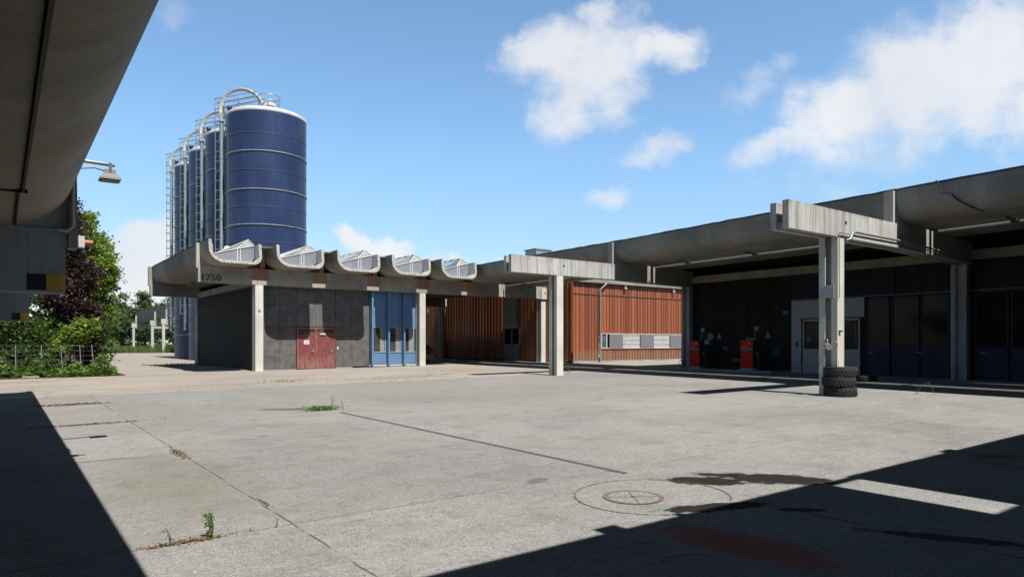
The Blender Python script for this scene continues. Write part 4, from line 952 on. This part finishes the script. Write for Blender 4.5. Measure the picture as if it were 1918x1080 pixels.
    gd.tube([lx - rt * .35 - tang * .38 + Vector((0, 0, ztop - .05)), lx - rt * .35 + tang * .38 + Vector((0, 0, ztop - .05))], .025, 5)
    hc = Vector((0, 0, 0)) + rt * .25 - fw * .2
    for z in (1.85, 1.45):
        gd.tube([hc + rt * math.cos(R(q)) * .80 + fw * math.sin(R(q)) * .80 + Vector((0, 0, H + z)) for q in range(-150, 151, 20)], .034, 4)
    for q in (-150, -75, 0, 75, 150): p = hc + rt * math.cos(R(q)) * .80 + fw * math.sin(R(q)) * .80; gd.tube([p + Vector((0, 0, H + .8)), p + Vector((0, 0, H + 1.85))], .032, 4)
    gd.build('guard_rail', GALV, s)
    hh = MB(); hh.lathe([(.55, H + .85), (.55, H + 1.3), (.5, H + 1.36), (0, H + 1.4)], (hc.x, hc.y, 0), 20); hh.build('roof_hatch', WHITE_D, s)
    kn = MB(); c_ = -rt * 2.35 - fw * 1.3; kn.lathe([(.14, H + .25), (.14, H + .55), (.19, H + .58), (.19, H + .78), (0, H + .82)], (c_.x, c_.y, 0), 14); kn.build('pressure_valve', SILO, s)
    return s
SL = ['nearest and tallest looking navy blue silo, fully visible above the workshop roof', 'second navy silo, partly hidden behind the nearest one', 'third navy silo in the row, a narrow strip between its neighbours', 'farthest navy silo, leftmost of the row with its foot visible']
s0 = make_silo()
for k in range(4):
    o = s0 if k == 0 else copy_tree(s0)
    o.location = (16.53, 53.8 + 6.41 * k, s0.location.z); o['label'] = SL[k]

# ================================================================== far canopy
FARC = concrete('far_column_concrete', (.66, .65, .60), .15, .15)
fc = thing('far_canopy', 'distant low trough roofed canopy on slim white columns beyond the silos', 'canopy', (21.2, 132, .2))
for yy in (151, 130.5, 120.5, 110.5):
    hcolumn('column', fc, 20.65, 21.05, yy, 0, 4.9, FARC); MB().box(20.5, 21.2, yy - .05, yy + .5, 4.75, 5.6).build('column_head', FARC, fc)
    MB().box(21.0, 27, yy, yy + .5, 4.6, 5.6).build('cross_beam', CONC, fc)
    MB().box(21.15, 21.38, yy, yy + .3, 5.65, 7.12).build('saddle_plate', FARC, fc)
shell('roof_trough', fc, 21.4, 106, 21.4, 152, 5.6, [CONC_DARK, CONC_AGG, BITUMEN, CONC], 1.5)

# ================================================================== tyres
def tyre_mesh(mb, R0, Ri, Wd, lugs, fine=False):
    h = Wd / 2
    pr = [(Ri, -h * .55), (Ri + .02, -h * .8), (Ri + (R0 - Ri) * .55, -h), (R0 * .955, -h * .86), (R0 * .975, -h * .6), (R0 * .975, h * .6), (R0 * .955, h * .86), (Ri + (R0 - Ri) * .55, h), (Ri + .02, h * .8), (Ri, h * .55), (Ri, -h * .55)]
    mb.lathe(pr, (0, 0, h), 48)
    for k in range(lugs):
        for side in (-1, 1):
            a = 2 * math.pi * (k + (.5 if side > 0 else 0)) / lugs; n = 5; vs = []
            wa = 2 * math.pi / lugs * .30
            for q in range(n):
                f = q / (n - 1); zz = h + side * h * (.06 + .86 * f); aa = a + .55 * (2 * math.pi / lugs) * (f ** 1.6) * 1.3
                ro = R0 * (1.0 if f < .75 else .985); rin = R0 * .955
                for (rr, da) in ((rin, -wa), (ro, -wa * .75), (ro, wa * .75), (rin, wa)): vs.append((rr * math.cos(aa + da), rr * math.sin(aa + da), zz))
            fs = []
            for q in range(n - 1):
                for e in range(3): fs.append((q * 4 + e, q * 4 + e + 1, (q + 1) * 4 + e + 1, (q + 1) * 4 + e))
            fs += [(0, 1, 2, 3), ((n - 1) * 4 + 3, (n - 1) * 4 + 2, (n - 1) * 4 + 1, (n - 1) * 4)]
            mb.add(vs, fs, 0)
tx, ty = 18.65, 10.32; tz = zg(tx, ty)
def make_tyre(R0, Ri, Wd, lugs, label, group, loc):
    t_ = thing('tyre', label, 'tyre', loc, 0, group); t_['local'] = 1
    m_ = MB(); tyre_mesh(m_, R0, Ri, Wd, lugs); o = m_.build('tread', BLACK, t_); shade_angle(o, 40)
    return t_
TY = ['knobbly black tyre at the bottom of the stack against the near column', 'knobbly black tyre in the middle of the stack, pushed a little to the left', 'knobbly black tyre on top of the stack of three']
t0 = make_tyre(.43, .235, .272, 26, TY[0], 'stacked tyres', (tx, ty - .53, tz))
for k in (1, 2):
    t1 = copy_tree(t0); t1.location = (tx + (-.045 if k == 1 else -.01), ty - .53 + (.02 if k == 1 else 0), tz + .272 * k); t1.rotation_euler = (0, 0, .35 * k); t1['label'] = TY[k]
make_tyre(.40, .22, .22, 40, 'single black tyre lying flat under the canopy behind the stack', None, (25.35, 12.4, zg(25.35, 12.4)))

# ================================================================== manhole
mh = thing('manhole_cover', 'round concrete filled manhole cover with a rusty iron ring and cross bars', 'manhole cover', (5.25, 4.94, zg(5.25, 4.94)))
mz = zg(5.25, 4.94)
RUST = simple('rusty_iron', (.19, .115, .10), .75, var=.3, scale=20)
CURV = []
def gdisc(mb, cx, cy, r0, r1, dz, m, n=64):
    vs = []; fs = []
    for i in range(n):
        a = 2 * math.pi * i / n
        for rr in (r0, r1): x = cx + rr * math.cos(a); y = cy + rr * math.sin(a); vs.append((x, y, zg(x, y) + dz))
    for i in range(n): j = (i + 1) % n; fs.append((2 * i, 2 * i + 1, 2 * j + 1, 2 * j))
    mb.add(vs, fs, m)
YLID = concrete('lid_concrete', (.33, .32, .30), .1, .2, agg=.35)
m_ = MB(); gdisc(m_, 5.25, 4.94, .0, .268, .006, 0); m_.build('lid', YLID, mh)
m_ = MB(); gdisc(m_, 5.25, 4.94, .268, .284, .007, 0); gdisc(m_, 5.25, 4.94, .296, .312, .007, 0); gdisc(m_, 5.25, 4.94, .284, .296, .0065, 1); m_.build('iron_ring', [RUST, simple('rust_stain', (.27, .2, .18), .9)], mh)
m_ = MB()
for a in (55, 145):
    c_, s_ = math.cos(R(a)) * .268, math.sin(R(a)) * .268
    nx_, ny_ = -math.sin(R(a)) * .005, math.cos(R(a)) * .005
    m_.add([(5.25 - c_ + nx_, 4.94 - s_ + ny_, zg(5.25 - c_, 4.94 - s_) + .009), (5.25 + c_ + nx_, 4.94 + s_ + ny_, zg(5.25 + c_, 4.94 + s_) + .009), (5.25 + c_ - nx_, 4.94 + s_ - ny_, zg(5.25 + c_, 4.94 + s_) + .009), (5.25 - c_ - nx_, 4.94 - s_ - ny_, zg(5.25 - c_, 4.94 - s_) + .009)], [(0, 1, 2, 3)])
gdisc(m_, 5.25, 4.94, 0, .02, .010, 1, 12); m_.build('cross_bar', [RUST, BLK_PAINT], mh)
# mossy ring joint of the manhole slab
m_ = MB(); vs = []; fs = []; n = 160
for i in range(n):
    a = 2 * math.pi * i / n; wv = .004 + .007 * random.random() + .010 * max(0, math.sin(a * 2 + 2.2)) * random.random() + (.02 if random.random() < .06 else 0)
    for rr in (.86 - wv, .86 + wv * .6): x = 5.47 + rr * math.cos(a) * .97; y = 4.88 + rr * math.sin(a) * .9; vs.append((x, y, zg(x, y) + .005))
for i in range(n):
    j = (i + 1) % n; fs.append((2 * i, 2 * i + 1, 2 * j + 1, 2 * j))
m_.add(vs, fs, 0); m_.build('slab_joint', simple('mossy_joint', (.17, .15, .10), .95, var=.4, scale=15), mh)
m_ = MB(); vs = []; fs = []
for i in range(n // 2):
    a = 2 * math.pi * i / (n // 2)
    for rr in (.30, .315): x = 4.05 + rr * math.cos(a); y = 3.15 + rr * math.sin(a); vs.append((x, y, zg(x, y) + .004))
for i in range(n // 2): j = (i + 1) % (n // 2); fs.append((2 * i, 2 * i + 1, 2 * j + 1, 2 * j))
m_.add(vs, fs, 0); tag(m_.build('manhole_ring', simple('dark_iron_ring', (.10, .095, .09), .6)), 'dark iron manhole ring in the shaded foreground at the bottom edge', 'manhole ring')
# slot drain
sd = thing('slot_drain', 'long narrow dark steel slot drain running away across the yard', 'drain', (6.1, 10.2, zg(6.1, 10.2)))
m_ = MB(); vs = []; fs = []
for k in range(20):
    y = 5.85 + (14.6 - 5.85) * k / 19
    for xx in (6.062, 6.10, 6.138): vs.append((xx, y, zg(xx, y) + .006))
for k in range(19): fs.append((k * 3, k * 3 + 1, k * 3 + 4, k * 3 + 3)); 
m_.add(vs, fs, 0); m_.build('edge_strip', simple('drain_edge_steel', (.20, .20, .205), .6, .3), sd)
m_ = MB(); m_.add(vs, [(k * 3 + 1, k * 3 + 2, k * 3 + 5, k * 3 + 4) for k in range(19)], 0); m_.build('slot', simple('drain_slot', (.07, .072, .078), .6), sd)

# ================================================================== vegetation
import numpy as np
def leaves(centres, size, rng, aspect=1.7, up=.35):
    """one bent leaf (two triangles folded along the rib) per centre"""
    c = np.asarray(centres, dtype=float); n = len(c)
    d = rng.normal(size=(n, 3)); d[:, 2] *= .6; d /= np.linalg.norm(d, axis=1)[:, None]
    nrm = rng.normal(size=(n, 3)); nrm[:, 2] = np.abs(nrm[:, 2]) + up
    nrm -= d * (nrm * d).sum(1)[:, None]; nrm /= np.linalg.norm(nrm, axis=1)[:, None] + 1e-9
    sd_ = np.cross(d, nrm); s = size * rng.uniform(.6, 1.35, n)[:, None]
    v = np.stack([c - d * s * .5, c + sd_ * s * .5 / aspect + nrm * s * .08, c + d * s * .5, c - sd_ * s * .5 / aspect + nrm * s * .08], 1)
    return v.reshape(-1, 3)
def leafmesh(name, verts, m, parent=None, off=(0, 0, 0)):
    nf = len(verts) // 4; v = verts - np.asarray(off)
    me = bpy.data.meshes.new(name)
    me.vertices.add(len(v)); me.vertices.foreach_set('co', v.astype(np.float32).ravel())
    me.loops.add(nf * 4); me.loops.foreach_set('vertex_index', np.arange(nf * 4, dtype=np.int32))
    me.polygons.add(nf); me.polygons.foreach_set('loop_start', np.arange(0, nf * 4, 4, dtype=np.int32)); me.polygons.foreach_set('loop_total', np.full(nf, 4, dtype=np.int32))
    me.update(calc_edges=True); me.validate(); me.materials.append(m)
    o = bpy.data.objects.new(name, me); COL.objects.link(o)
    if parent: o.parent = parent
    return o
def clump_points(rng, blobs, nclump, per, spread):
    """leaf centres gathered in twigs near the surface of overlapping ellipsoids"""
    vol = np.array([b[3] * b[4] * b[5] for b in blobs]) ** .67; pick = rng.choice(len(blobs), nclump, p=vol / vol.sum()); out = []
    B = np.array(blobs)
    u = rng.normal(size=(nclump, 3)); u /= np.linalg.norm(u, axis=1)[:, None]; rr = rng.uniform(.35, 1.05, nclump) ** .55
    cc = B[pick, :3] + u * B[pick, 3:6] * rr[:, None]
    for c, q in zip(cc, u):
        dr = q * .6 + rng.normal(size=3) * .5; dr[2] -= .15
        t_ = rng.uniform(-1, 1, per)[:, None]
        out.append(c + dr * t_ * spread + rng.normal(size=(per, 3)) * spread * np.array([.42, .42, .26]))
    return np.concatenate(out)
def tree(name, label, cat, base, blobs, nclump, per, spread, size, lm, bark, rng, group=None, trunk_r=.16, limbs=7, aspect=1.7):
    t_ = thing(name, label, cat, base, 0, group)
    B = np.array(blobs); top = B[:, 2].mean(); cx, cy = B[:, 0].mean(), B[:, 1].mean()
    tr = MB(); p0 = Vector(base); p1 = Vector((base[0] * .5 + cx * .5, base[1] * .5 + cy * .5, base[2] + (top - base[2]) * .55)); p2 = Vector((cx, cy, top + B[:, 5].max() * .5))
    tr.tube([p0 - Vector((0, 0, .1)), p0 + Vector((.02, .01, .5)), p1, p2], [trunk_r * 1.3, trunk_r, trunk_r * .7, trunk_r * .15], 8)
    for k in range(limbs):
        b_ = blobs[k % len(blobs)]; f = rng.uniform(.25, .8); s_ = p0.lerp(p2, f) if f < .3 else p1.lerp(p2, (f - .3) / .7)
        e = Vector((b_[0] + rng.uniform(-.7, .7) * b_[3], b_[1] + rng.uniform(-.7, .7) * b_[4], b_[2] + rng.uniform(-.3, .6) * b_[5]))
        mid = s_.lerp(e, .5) + Vector((0, 0, -.1)); tr.tube([s_, mid, e], [trunk_r * .45, trunk_r * .28, trunk_r * .08], 6)
    tr.build('trunk', bark, t_)
    leafmesh('crown', leaves(clump_points(rng, blobs, nclump, per, spread), size, rng, aspect), lm, t_, base)
    return t_
rng = np.random.default_rng(5)
BARK = simple('bark', (.075, .06, .045), .9, var=.3, scale=8)
L_GREEN = leafmat('bright_leaves', (.11, .20, .035), (.38, .54, .11), .45)
L_DARK = leafmat('mid_green_leaves', (.042, .09, .02), (.16, .27, .06), .4)
L_PURP = leafmat('purple_leaves', (.03, .016, .018), (.115, .062, .060), .2)
L_FAR = leafmat('far_leaves', (.08, .13, .05), (.19, .27, .11), .35)
L_FARD = leafmat('far_dark_leaves', (.065, .11, .05), (.15, .22, .10), .3)
L_IVY = leafmat('ivy_leaves', (.065, .13, .026), (.24, .37, .09), .35)
zt = zg(2, 38)
tree('maple_tree', 'bright green tree standing behind the purple one, its top leaning towards the silos', 'tree', (3.6, 42.0, zg(3.6, 42)),
     [(3.3, 42, 7.9, .75, .9, .8), (3.9, 42.2, 6.8, .85, 1, .8), (4.3, 42, 6.0, .75, 1, .55), (3.6, 42.2, 5.6, 1.0, 1.1, 1.0), (4.2, 41.8, 4.6, .75, 1, .8), (4.1, 41.8, 3.4, .75, .9, .8), (3.9, 41.6, 2.4, .7, .8, .7), (4.3, 41.2, 5.3, .7, .8, .7), (3.0, 41.4, 7.0, .7, .8, .6)], 860, 26, .27, .16, L_GREEN, BARK, rng, limbs=14)
tree('copper_beech', 'dark purple leaved tree overhanging the fence at the left', 'tree', (2.5, 38.4, zg(2.5, 38.4)),
     [(2.7, 38.4, 7.5, .5, .7, .9), (2.6, 38.2, 6.3, .75, 1.0, .8), (2.9, 38.3, 4.9, 1.0, 1.1, 1.0), (2.2, 38.0, 4.0, 1.0, 1.1, 1.0), (3.1, 38.1, 3.2, .8, .9, .8), (2.0, 38.2, 5.3, .7, 1.0, 1.0), (3.4, 38.4, 2.1, .5, .7, .8), (3.4, 38.5, 1.0, .4, .5, .6)], 720, 26, .28, .14, L_PURP, BARK, rng, limbs=14)
tree('elder_bush', 'leafy green shrub behind the wire fence under the low canopy', 'shrub', (.4, 37.2, zg(.4, 37.2)),
     [(.2, 37.2, 2.6, 1.5, .8, .7), (-.9, 37.4, 3.2, 1.3, .9, 1.1), (1.3, 37.1, 1.9, .9, .7, .6), (-1.2, 37.0, 1.6, 1.2, .7, .8), (.3, 37.4, 3.8, 1.1, .8, .8), (.3, 36.8, 1.0, 1.5, .5, .5), (1.6, 36.7, .8, .7, .4, .4)], 640, 24, .26, .13, L_DARK, BARK, rng, trunk_r=.08, limbs=9)
tree('hazel_bush', 'pale green shrub with light leaf clusters below the purple tree', 'shrub', (2.7, 36.9, zg(2.7, 36.9)),
     [(2.7, 36.9, 2.1, .7, .5, .45), (3.2, 36.9, 2.5, .5, .5, .35), (2.2, 36.9, 1.6, .5, .45, .35)], 130, 20, .20, .15, L_GREEN, BARK, rng, trunk_r=.05, limbs=6)
tree('dark_thicket', 'dark green overgrown thicket filling the space behind the fence', 'shrub', (1.0, 40.5, zg(1, 40.5)),
     [(-2, 40.5, 3, 3, 1.2, 2.8), (1.5, 40.5, 2.4, 2.4, 1.2, 2.2), (3.4, 40.2, 1.8, 1.5, 1.0, 1.6), (0, 40.8, 5.2, 2.4, 1.2, 1.6), (-4, 40, 4, 2.5, 1.2, 3.0)], 900, 24, .34, .21, L_DARK, BARK, rng, limbs=10)
# far trees beyond the meadow
FT = [(19, 186, 13.0, 5.0, 'broad mid green tree left of the gap beyond the road'), (29.3, 194, 14.5, 4.2, 'tall pointed tree rising above the far canopy'), (36.5, 190, 17.0, 6.0, 'tall airy tree half hidden by the silo pipes'),
      (24.5, 196, 14.0, 4.8, 'rounded far tree between the roadside tree and the pointed one'), (43, 200, 16, 6, 'far tree directly behind the row of silos'), (12, 180, 12, 6, 'large far tree mostly hidden behind the bright roadside tree')]
for (x, y, hh, rr, lab) in FT:
    z = zg(x, y); bl = [(x, y, z + hh * .40, rr * .95, rr, hh * .25), (x + .4, y, z + hh * .62, rr * .8, rr * .8, hh * .22), (x - .3, y, z + hh * .84, rr * .45, rr * .5, hh * .16), (x - rr * .5, y, z + hh * .5, rr * .5, rr * .6, hh * .2), (x + rr * .6, y, z + hh * .55, rr * .5, rr * .6, hh * .18)]
    tree('background_tree', lab, 'tree', (x, y, z), bl, 420, 20, .75, .55, L_FAR if rng.random() < .5 else L_FARD, BARK, rng, 'trees beyond the meadow', .35, 9)
ST = [(20.6, 166, 'small round orchard tree left of the first far column'), (25.0, 165, 'small round orchard tree right of the leftmost far column'), (29.0, 167, 'small round orchard tree behind the middle far columns'), (33.2, 166, 'small round orchard tree close to the silo foot'), (17.6, 162, 'small round orchard tree nearest the roadside shrubs')]
for (x, y, lab) in ST:
    z = zg(x, y); bl = [(x, y, z + 4.3, 1.9, 1.9, 1.7), (x + .5, y, z + 5.9, 1.4, 1.4, 1.1), (x - .8, y, z + 3.6, 1.1, 1.1, .9)]
    tree('orchard_tree', lab, 'tree', (x, y, z), bl, 230, 18, .5, .42, L_FARD, BARK, rng, 'small trees on the meadow', .16, 6)
# far wood closing the horizon: one mass nobody could count
bl = []
for k in range(150):
    a = R(-14 + 118 * k / 150 + random.uniform(-.4, .4)); dd = random.uniform(255, 300); bl.append((math.sin(a) * dd, math.cos(a) * dd, zg(5, 200) + random.uniform(2.5, 5), random.uniform(5, 9), random.uniform(5, 9), random.uniform(4, 7)))
tag(leafmesh('far_wood', leaves(clump_points(rng, bl, 4200, 12, 1.6), 1.5, rng), L_FARD), 'far belt of trees closing the horizon', 'trees', kind='stuff')
# meadow grass
pts = []; n = 26000
gx = rng.uniform(6, 62, n); gy = 119 + rng.uniform(0, 1, n) ** 1.5 * 80; keep = gx < 1e9
b0 = np.stack([gx, gy, np.array([zg(x, y) for x, y in zip(gx, gy)]) - .06], 1); hgt = rng.uniform(.35, 1.15, n)[:, None]
ln_ = np.concatenate([rng.normal(size=(n, 2)) * .25, np.ones((n, 1))], 1); sdv = np.concatenate([rng.normal(size=(n, 2)), np.zeros((n, 1))], 1); sdv /= np.linalg.norm(sdv, axis=1)[:, None]
tipv = b0 + ln_ * hgt
gv = np.stack([b0 - sdv * .06, b0 + sdv * .06, tipv + sdv * .02, tipv - sdv * .02], 1).reshape(-1, 3)
tag(leafmesh('meadow_grass', gv, leafmat('meadow_blades', (.10, .15, .03), (.24, .29, .09), .4)), 'tall meadow grass beyond the far canopy', 'grass', kind='stuff')
# ivy strip at the foot of the fence
n = 7500; gx = rng.uniform(-6, 4.3, n); edge = 35.75 + .25 * np.sin(gx * 1.7) + .15 * np.sin(gx * 4.3); gy = edge + np.abs(rng.normal(size=n)) * .45
hz = rng.uniform(0.02, .42, n) * (1 + .9 * np.clip(np.sin(gx * 2.3) + np.sin(gx * 5.1 + 1), 0, 2)) * np.clip((gy - edge) * 1.6 + .25, .1, 1)
c_ = np.stack([gx, gy, np.array([zg(x, y) for x, y in zip(gx, gy)]) + hz], 1)
tag(leafmesh('ivy_cover', leaves(c_, .16, rng, 1.3, 1.2), L_IVY), 'low bright ivy along the foot of the fence', 'ground cover', kind='stuff')
tag(leafmesh('leaf_litter', leaves(np.stack([rng.uniform(-4, 4.6, 900), 35.45 + rng.normal(size=900) * .10, np.zeros(900)], 1) + np.array([0, 0, .19]), .09, rng, 1.4, 3.0), leafmat('dry_leaves', (.10, .05, .025), (.26, .15, .08), .1)), 'brown dry leaves along the road edge by the ivy', 'leaves', kind='stuff')
# fence
fe = thing('wire_fence', 'leaning wire mesh fence on thin grey steel posts in front of the shrubs', 'fence', (0, 36.3, zg(0, 36.3)))
for i, (x, ln) in enumerate(((-2.6, .0), (-.2, .05), (.55, -.02), (1.45, .0), (2.25, -.10), (2.95, -.08), (3.45, -.12))):
    z = zg(x, 36.3); MB().tube([(x, 36.35, z - .05), (x + ln, 36.35, z + 1.40)], .018, 6).build('post', ALU, fe)
m_ = MB(); 
for q in range(6): m_.tube([(-5, 36.38, zg(0, 36) + .3 + q * .22), (1.6, 36.38, zg(0, 36) + .3 + q * .22 + .02), (3.5, 36.38, zg(0, 36) + .28 + q * .22)], .004, 4)
for q in range(0, 42, 2): m_.tube([(-5 + q * .2, 36.38, zg(0, 36) + .2), (-5 + q * .2 + .02, 36.38, zg(0, 36) + 1.35)], .0035, 4)
m_.build('wire_mesh', simple('dull_wire', (.22, .23, .23), .6, .3), fe)
# a grey stone slab lying at the edge
m_ = MB(); m_.bbox(.75, 1.35, 35.5, 35.8, zg(1, 35.6) - .02, zg(1, 35.6) + .09, .03); tag(m_.build('stone_slab', CONC), 'flat grey stone slab lying at the edge of the ivy', 'stone')

# weeds: single plants
def weed(label, x, y, hgt, stems, leaf, lm, spread=.05, per=7, group='weeds in the paving joints', name='weed'):
    z = zg(x, y); t_ = thing(name, label, 'weed', (x, y, z), 0, group); st = MB(); pts = []
    for k in range(stems):
        a = rng.uniform(0, 6.28); l = hgt * rng.uniform(.6, 1.0); bx = x + rng.normal() * spread; by = y + rng.normal() * spread
        tip = Vector((bx + math.cos(a) * l * .25, by + math.sin(a) * l * .25, z + l)); b_ = Vector((bx, by, z - .01)); st.tube([b_, b_.lerp(tip, .5) + Vector((.01, 0, .02)), tip], [.006, .005, .003] if hgt < .6 else [.008, .006, .004], 5)
        for q in range(per): f = rng.uniform(.2, 1.0); p = b_.lerp(tip, f); pts.append((p.x + rng.normal() * leaf * .3, p.y + rng.normal() * leaf * .3, p.z))
    st.build('stem', simple('weed_stem', (.12, .16, .06), .7), t_)
    leafmesh('leaf_spray', leaves(np.array(pts), leaf, rng, 2.4), lm, t_, (x, y, z)); return t_
weed('broad leaved weed growing from the joint in the left foreground', 1.40, 6.10, .25, 4, .05, L_IVY, .03, 9)
weed('single thin weed just left of the broad leaved one', 1.10, 6.05, .18, 1, .045, L_IVY, .01, 8)
weed('tiny weed on the joint between the broad leaved weed and the long crack', 1.93, 6.03, .10, 1, .03, L_GREEN, .01, 9)
weed('tall thin weed at the far end of the slot drain', 6.15, 15.0, .40, 3, .04, L_GREEN, .08, 6)
weed('bushy weed climbing inside the recess of the middle canopy column', 19.13, 22.72, .8, 4, .06, L_DARK, .04, 9)
weed('dry thin weed standing right of the middle canopy column', 20.55, 23.3, .75, 3, .06, L_FARD, .05, 7)
weed('weed at the foot of the column beside the first pump', 28.6, 23.4, .6, 5, .1, L_DARK, .1, 10)
# bent grass stalks at right
gs = thing('grass_stalk', 'two bent grass stalks standing alone on the sunlit concrete at right', 'weed', (20.9, 8.6, zg(20.9, 8.6))); z = zg(20.9, 8.6)
m_ = MB(); m_.tube([(20.8, 8.75, z), (20.85, 8.68, z + .18), (20.75, 8.72, z + .22)], [.008, .007, .004], 5); m_.tube([(20.9, 8.74, z), (20.98, 8.62, z + .28), (21.0, 8.5, z + .36), (21.02, 8.4, z + .2), (21.02, 8.33, z)], [.008, .008, .007, .006, .005], 5); m_.build('stalk', L_IVY, gs)
# moss and grass in the joints: ground cover
def tuft(name, label, cx, cy, rx, ry, n, hgt, m, leaf=.05):
    gx = cx + rng.normal(size=n) * rx; gy = cy + rng.normal(size=n) * ry; c_ = np.stack([gx, gy, np.array([zg(a, b_) for a, b_ in zip(gx, gy)]) + rng.uniform(.004, hgt, n)], 1)
    return tag(leafmesh(name, leaves(c_, leaf, rng, 2.2, .6), m), label, 'ground cover', kind='stuff')
tuft('grass_patch', 'low green grass patch at the end of the slot drain', 5.95, 15.35, .20, .14, 900, .09, L_IVY)
LIT = leafmat('reddish_litter', (.17, .10, .055), (.36, .25, .15), .05)
tuft('leaf_debris', 'reddish dry debris around the foreground weed', 1.22, 6.07, .16, .022, 420, .02, LIT, .03)
tuft('leaf_debris', 'brown debris strip on the far joint at left', 1.4, 20.6, .38, .09, 900, .02, LIT, .06)
tuft('leaf_debris', 'sandy debris strip on the middle joint at left', 1.35, 15.6, .45, .035, 500, .02, LIT, .04)
tuft('leaf_debris', 'straw heap on the long joint', 2.06, 10.75, .035, .2, 130, .02, LIT, .045)
tuft('leaf_debris', 'small orange debris on the long joint nearer the camera', 2.13, 7.05, .012, .12, 90, .012, LIT, .022)
tuft('grass_patch', 'grass tufts along the road joint at left', 8.7, 26.05, .55, .04, 220, .10, L_IVY)
tuft('grass_patch', 'grass tufts along the road joint further right', 13.5, 25.55, 2.6, .05, 160, .09, L_DARK)
tuft('grass_patch', 'grass tufts along the yard edge', 13.0, 23.6, 4.2, .03, 160, .06, L_DARK)
tuft('grass_patch', 'grass strip at the foot of the silos by the road', 9.0, 46.5, .8, .7, 500, .16, L_IVY, .10)

# dark car half hidden behind the workshop
cr = thing('parked_car', 'dark car mostly hidden behind the workshop column in the passage', 'car', (21.0, 39.5, zg(21, 39.5))); z = zg(21, 39.5)
prof = [(37.6, .28), (37.55, .62), (37.65, .95), (37.95, 1.05), (38.5, 1.42), (39.9, 1.46), (40.7, 1.02), (41.6, .9), (41.8, .6), (41.75, .28)]
m_ = MB(); n = len(prof); inn = lambda q: .14 if q > 1.2 else .0
for s_ in (0, 1): pass
vs = [(20.15 + inn(q), a, z + q) for a, q in prof] + [(21.86 - inn(q), a, z + q) for a, q in prof]
m_.add(vs, [tuple(range(n)), tuple(range(2 * n - 1, n - 1, -1))] + [(i, (i + 1) % n, n + (i + 1) % n, n + i) for i in range(n)]); m_.build('body', simple('dark_car_paint', (.012, .013, .015), .25), cr)
for xx in (20.2, 21.62):
    for yy in (38.35, 41.0): MB().tube([(xx, yy, z + .3), (xx + .2, yy, z + .3)], .30, 20).build('wheel', BLACK, cr)
for xx in (20.2, 21.6): MB().bbox(xx, xx + .24, 37.52, 37.62, z + .68, z + .90, .02).build('tail_light', simple('tail_light_red', (.25, .01, .01), .2), cr)

for o in bpy.data.objects:
    if 'local' in o: del o['local']
# every base colour scaled down against the exposure, so bounced light fills shade less
TONE = 2 ** -EXPO
for m in bpy.data.materials:
    if not m.use_nodes: continue
    for nd in list(m.node_tree.nodes):
        sk = nd.inputs.get('Base Color') if nd.type == 'BSDF_PRINCIPLED' else nd.inputs.get('Color') if nd.type == 'BSDF_TRANSLUCENT' else None
        if sk is None: continue
        t = NT(m.node_tree)
        src = sk.links[0].from_socket if sk.links else tuple(sk.default_value)[:3]
        t.set(sk, t.mix(1.0, src, (TONE, TONE, TONE), 'MULTIPLY'))
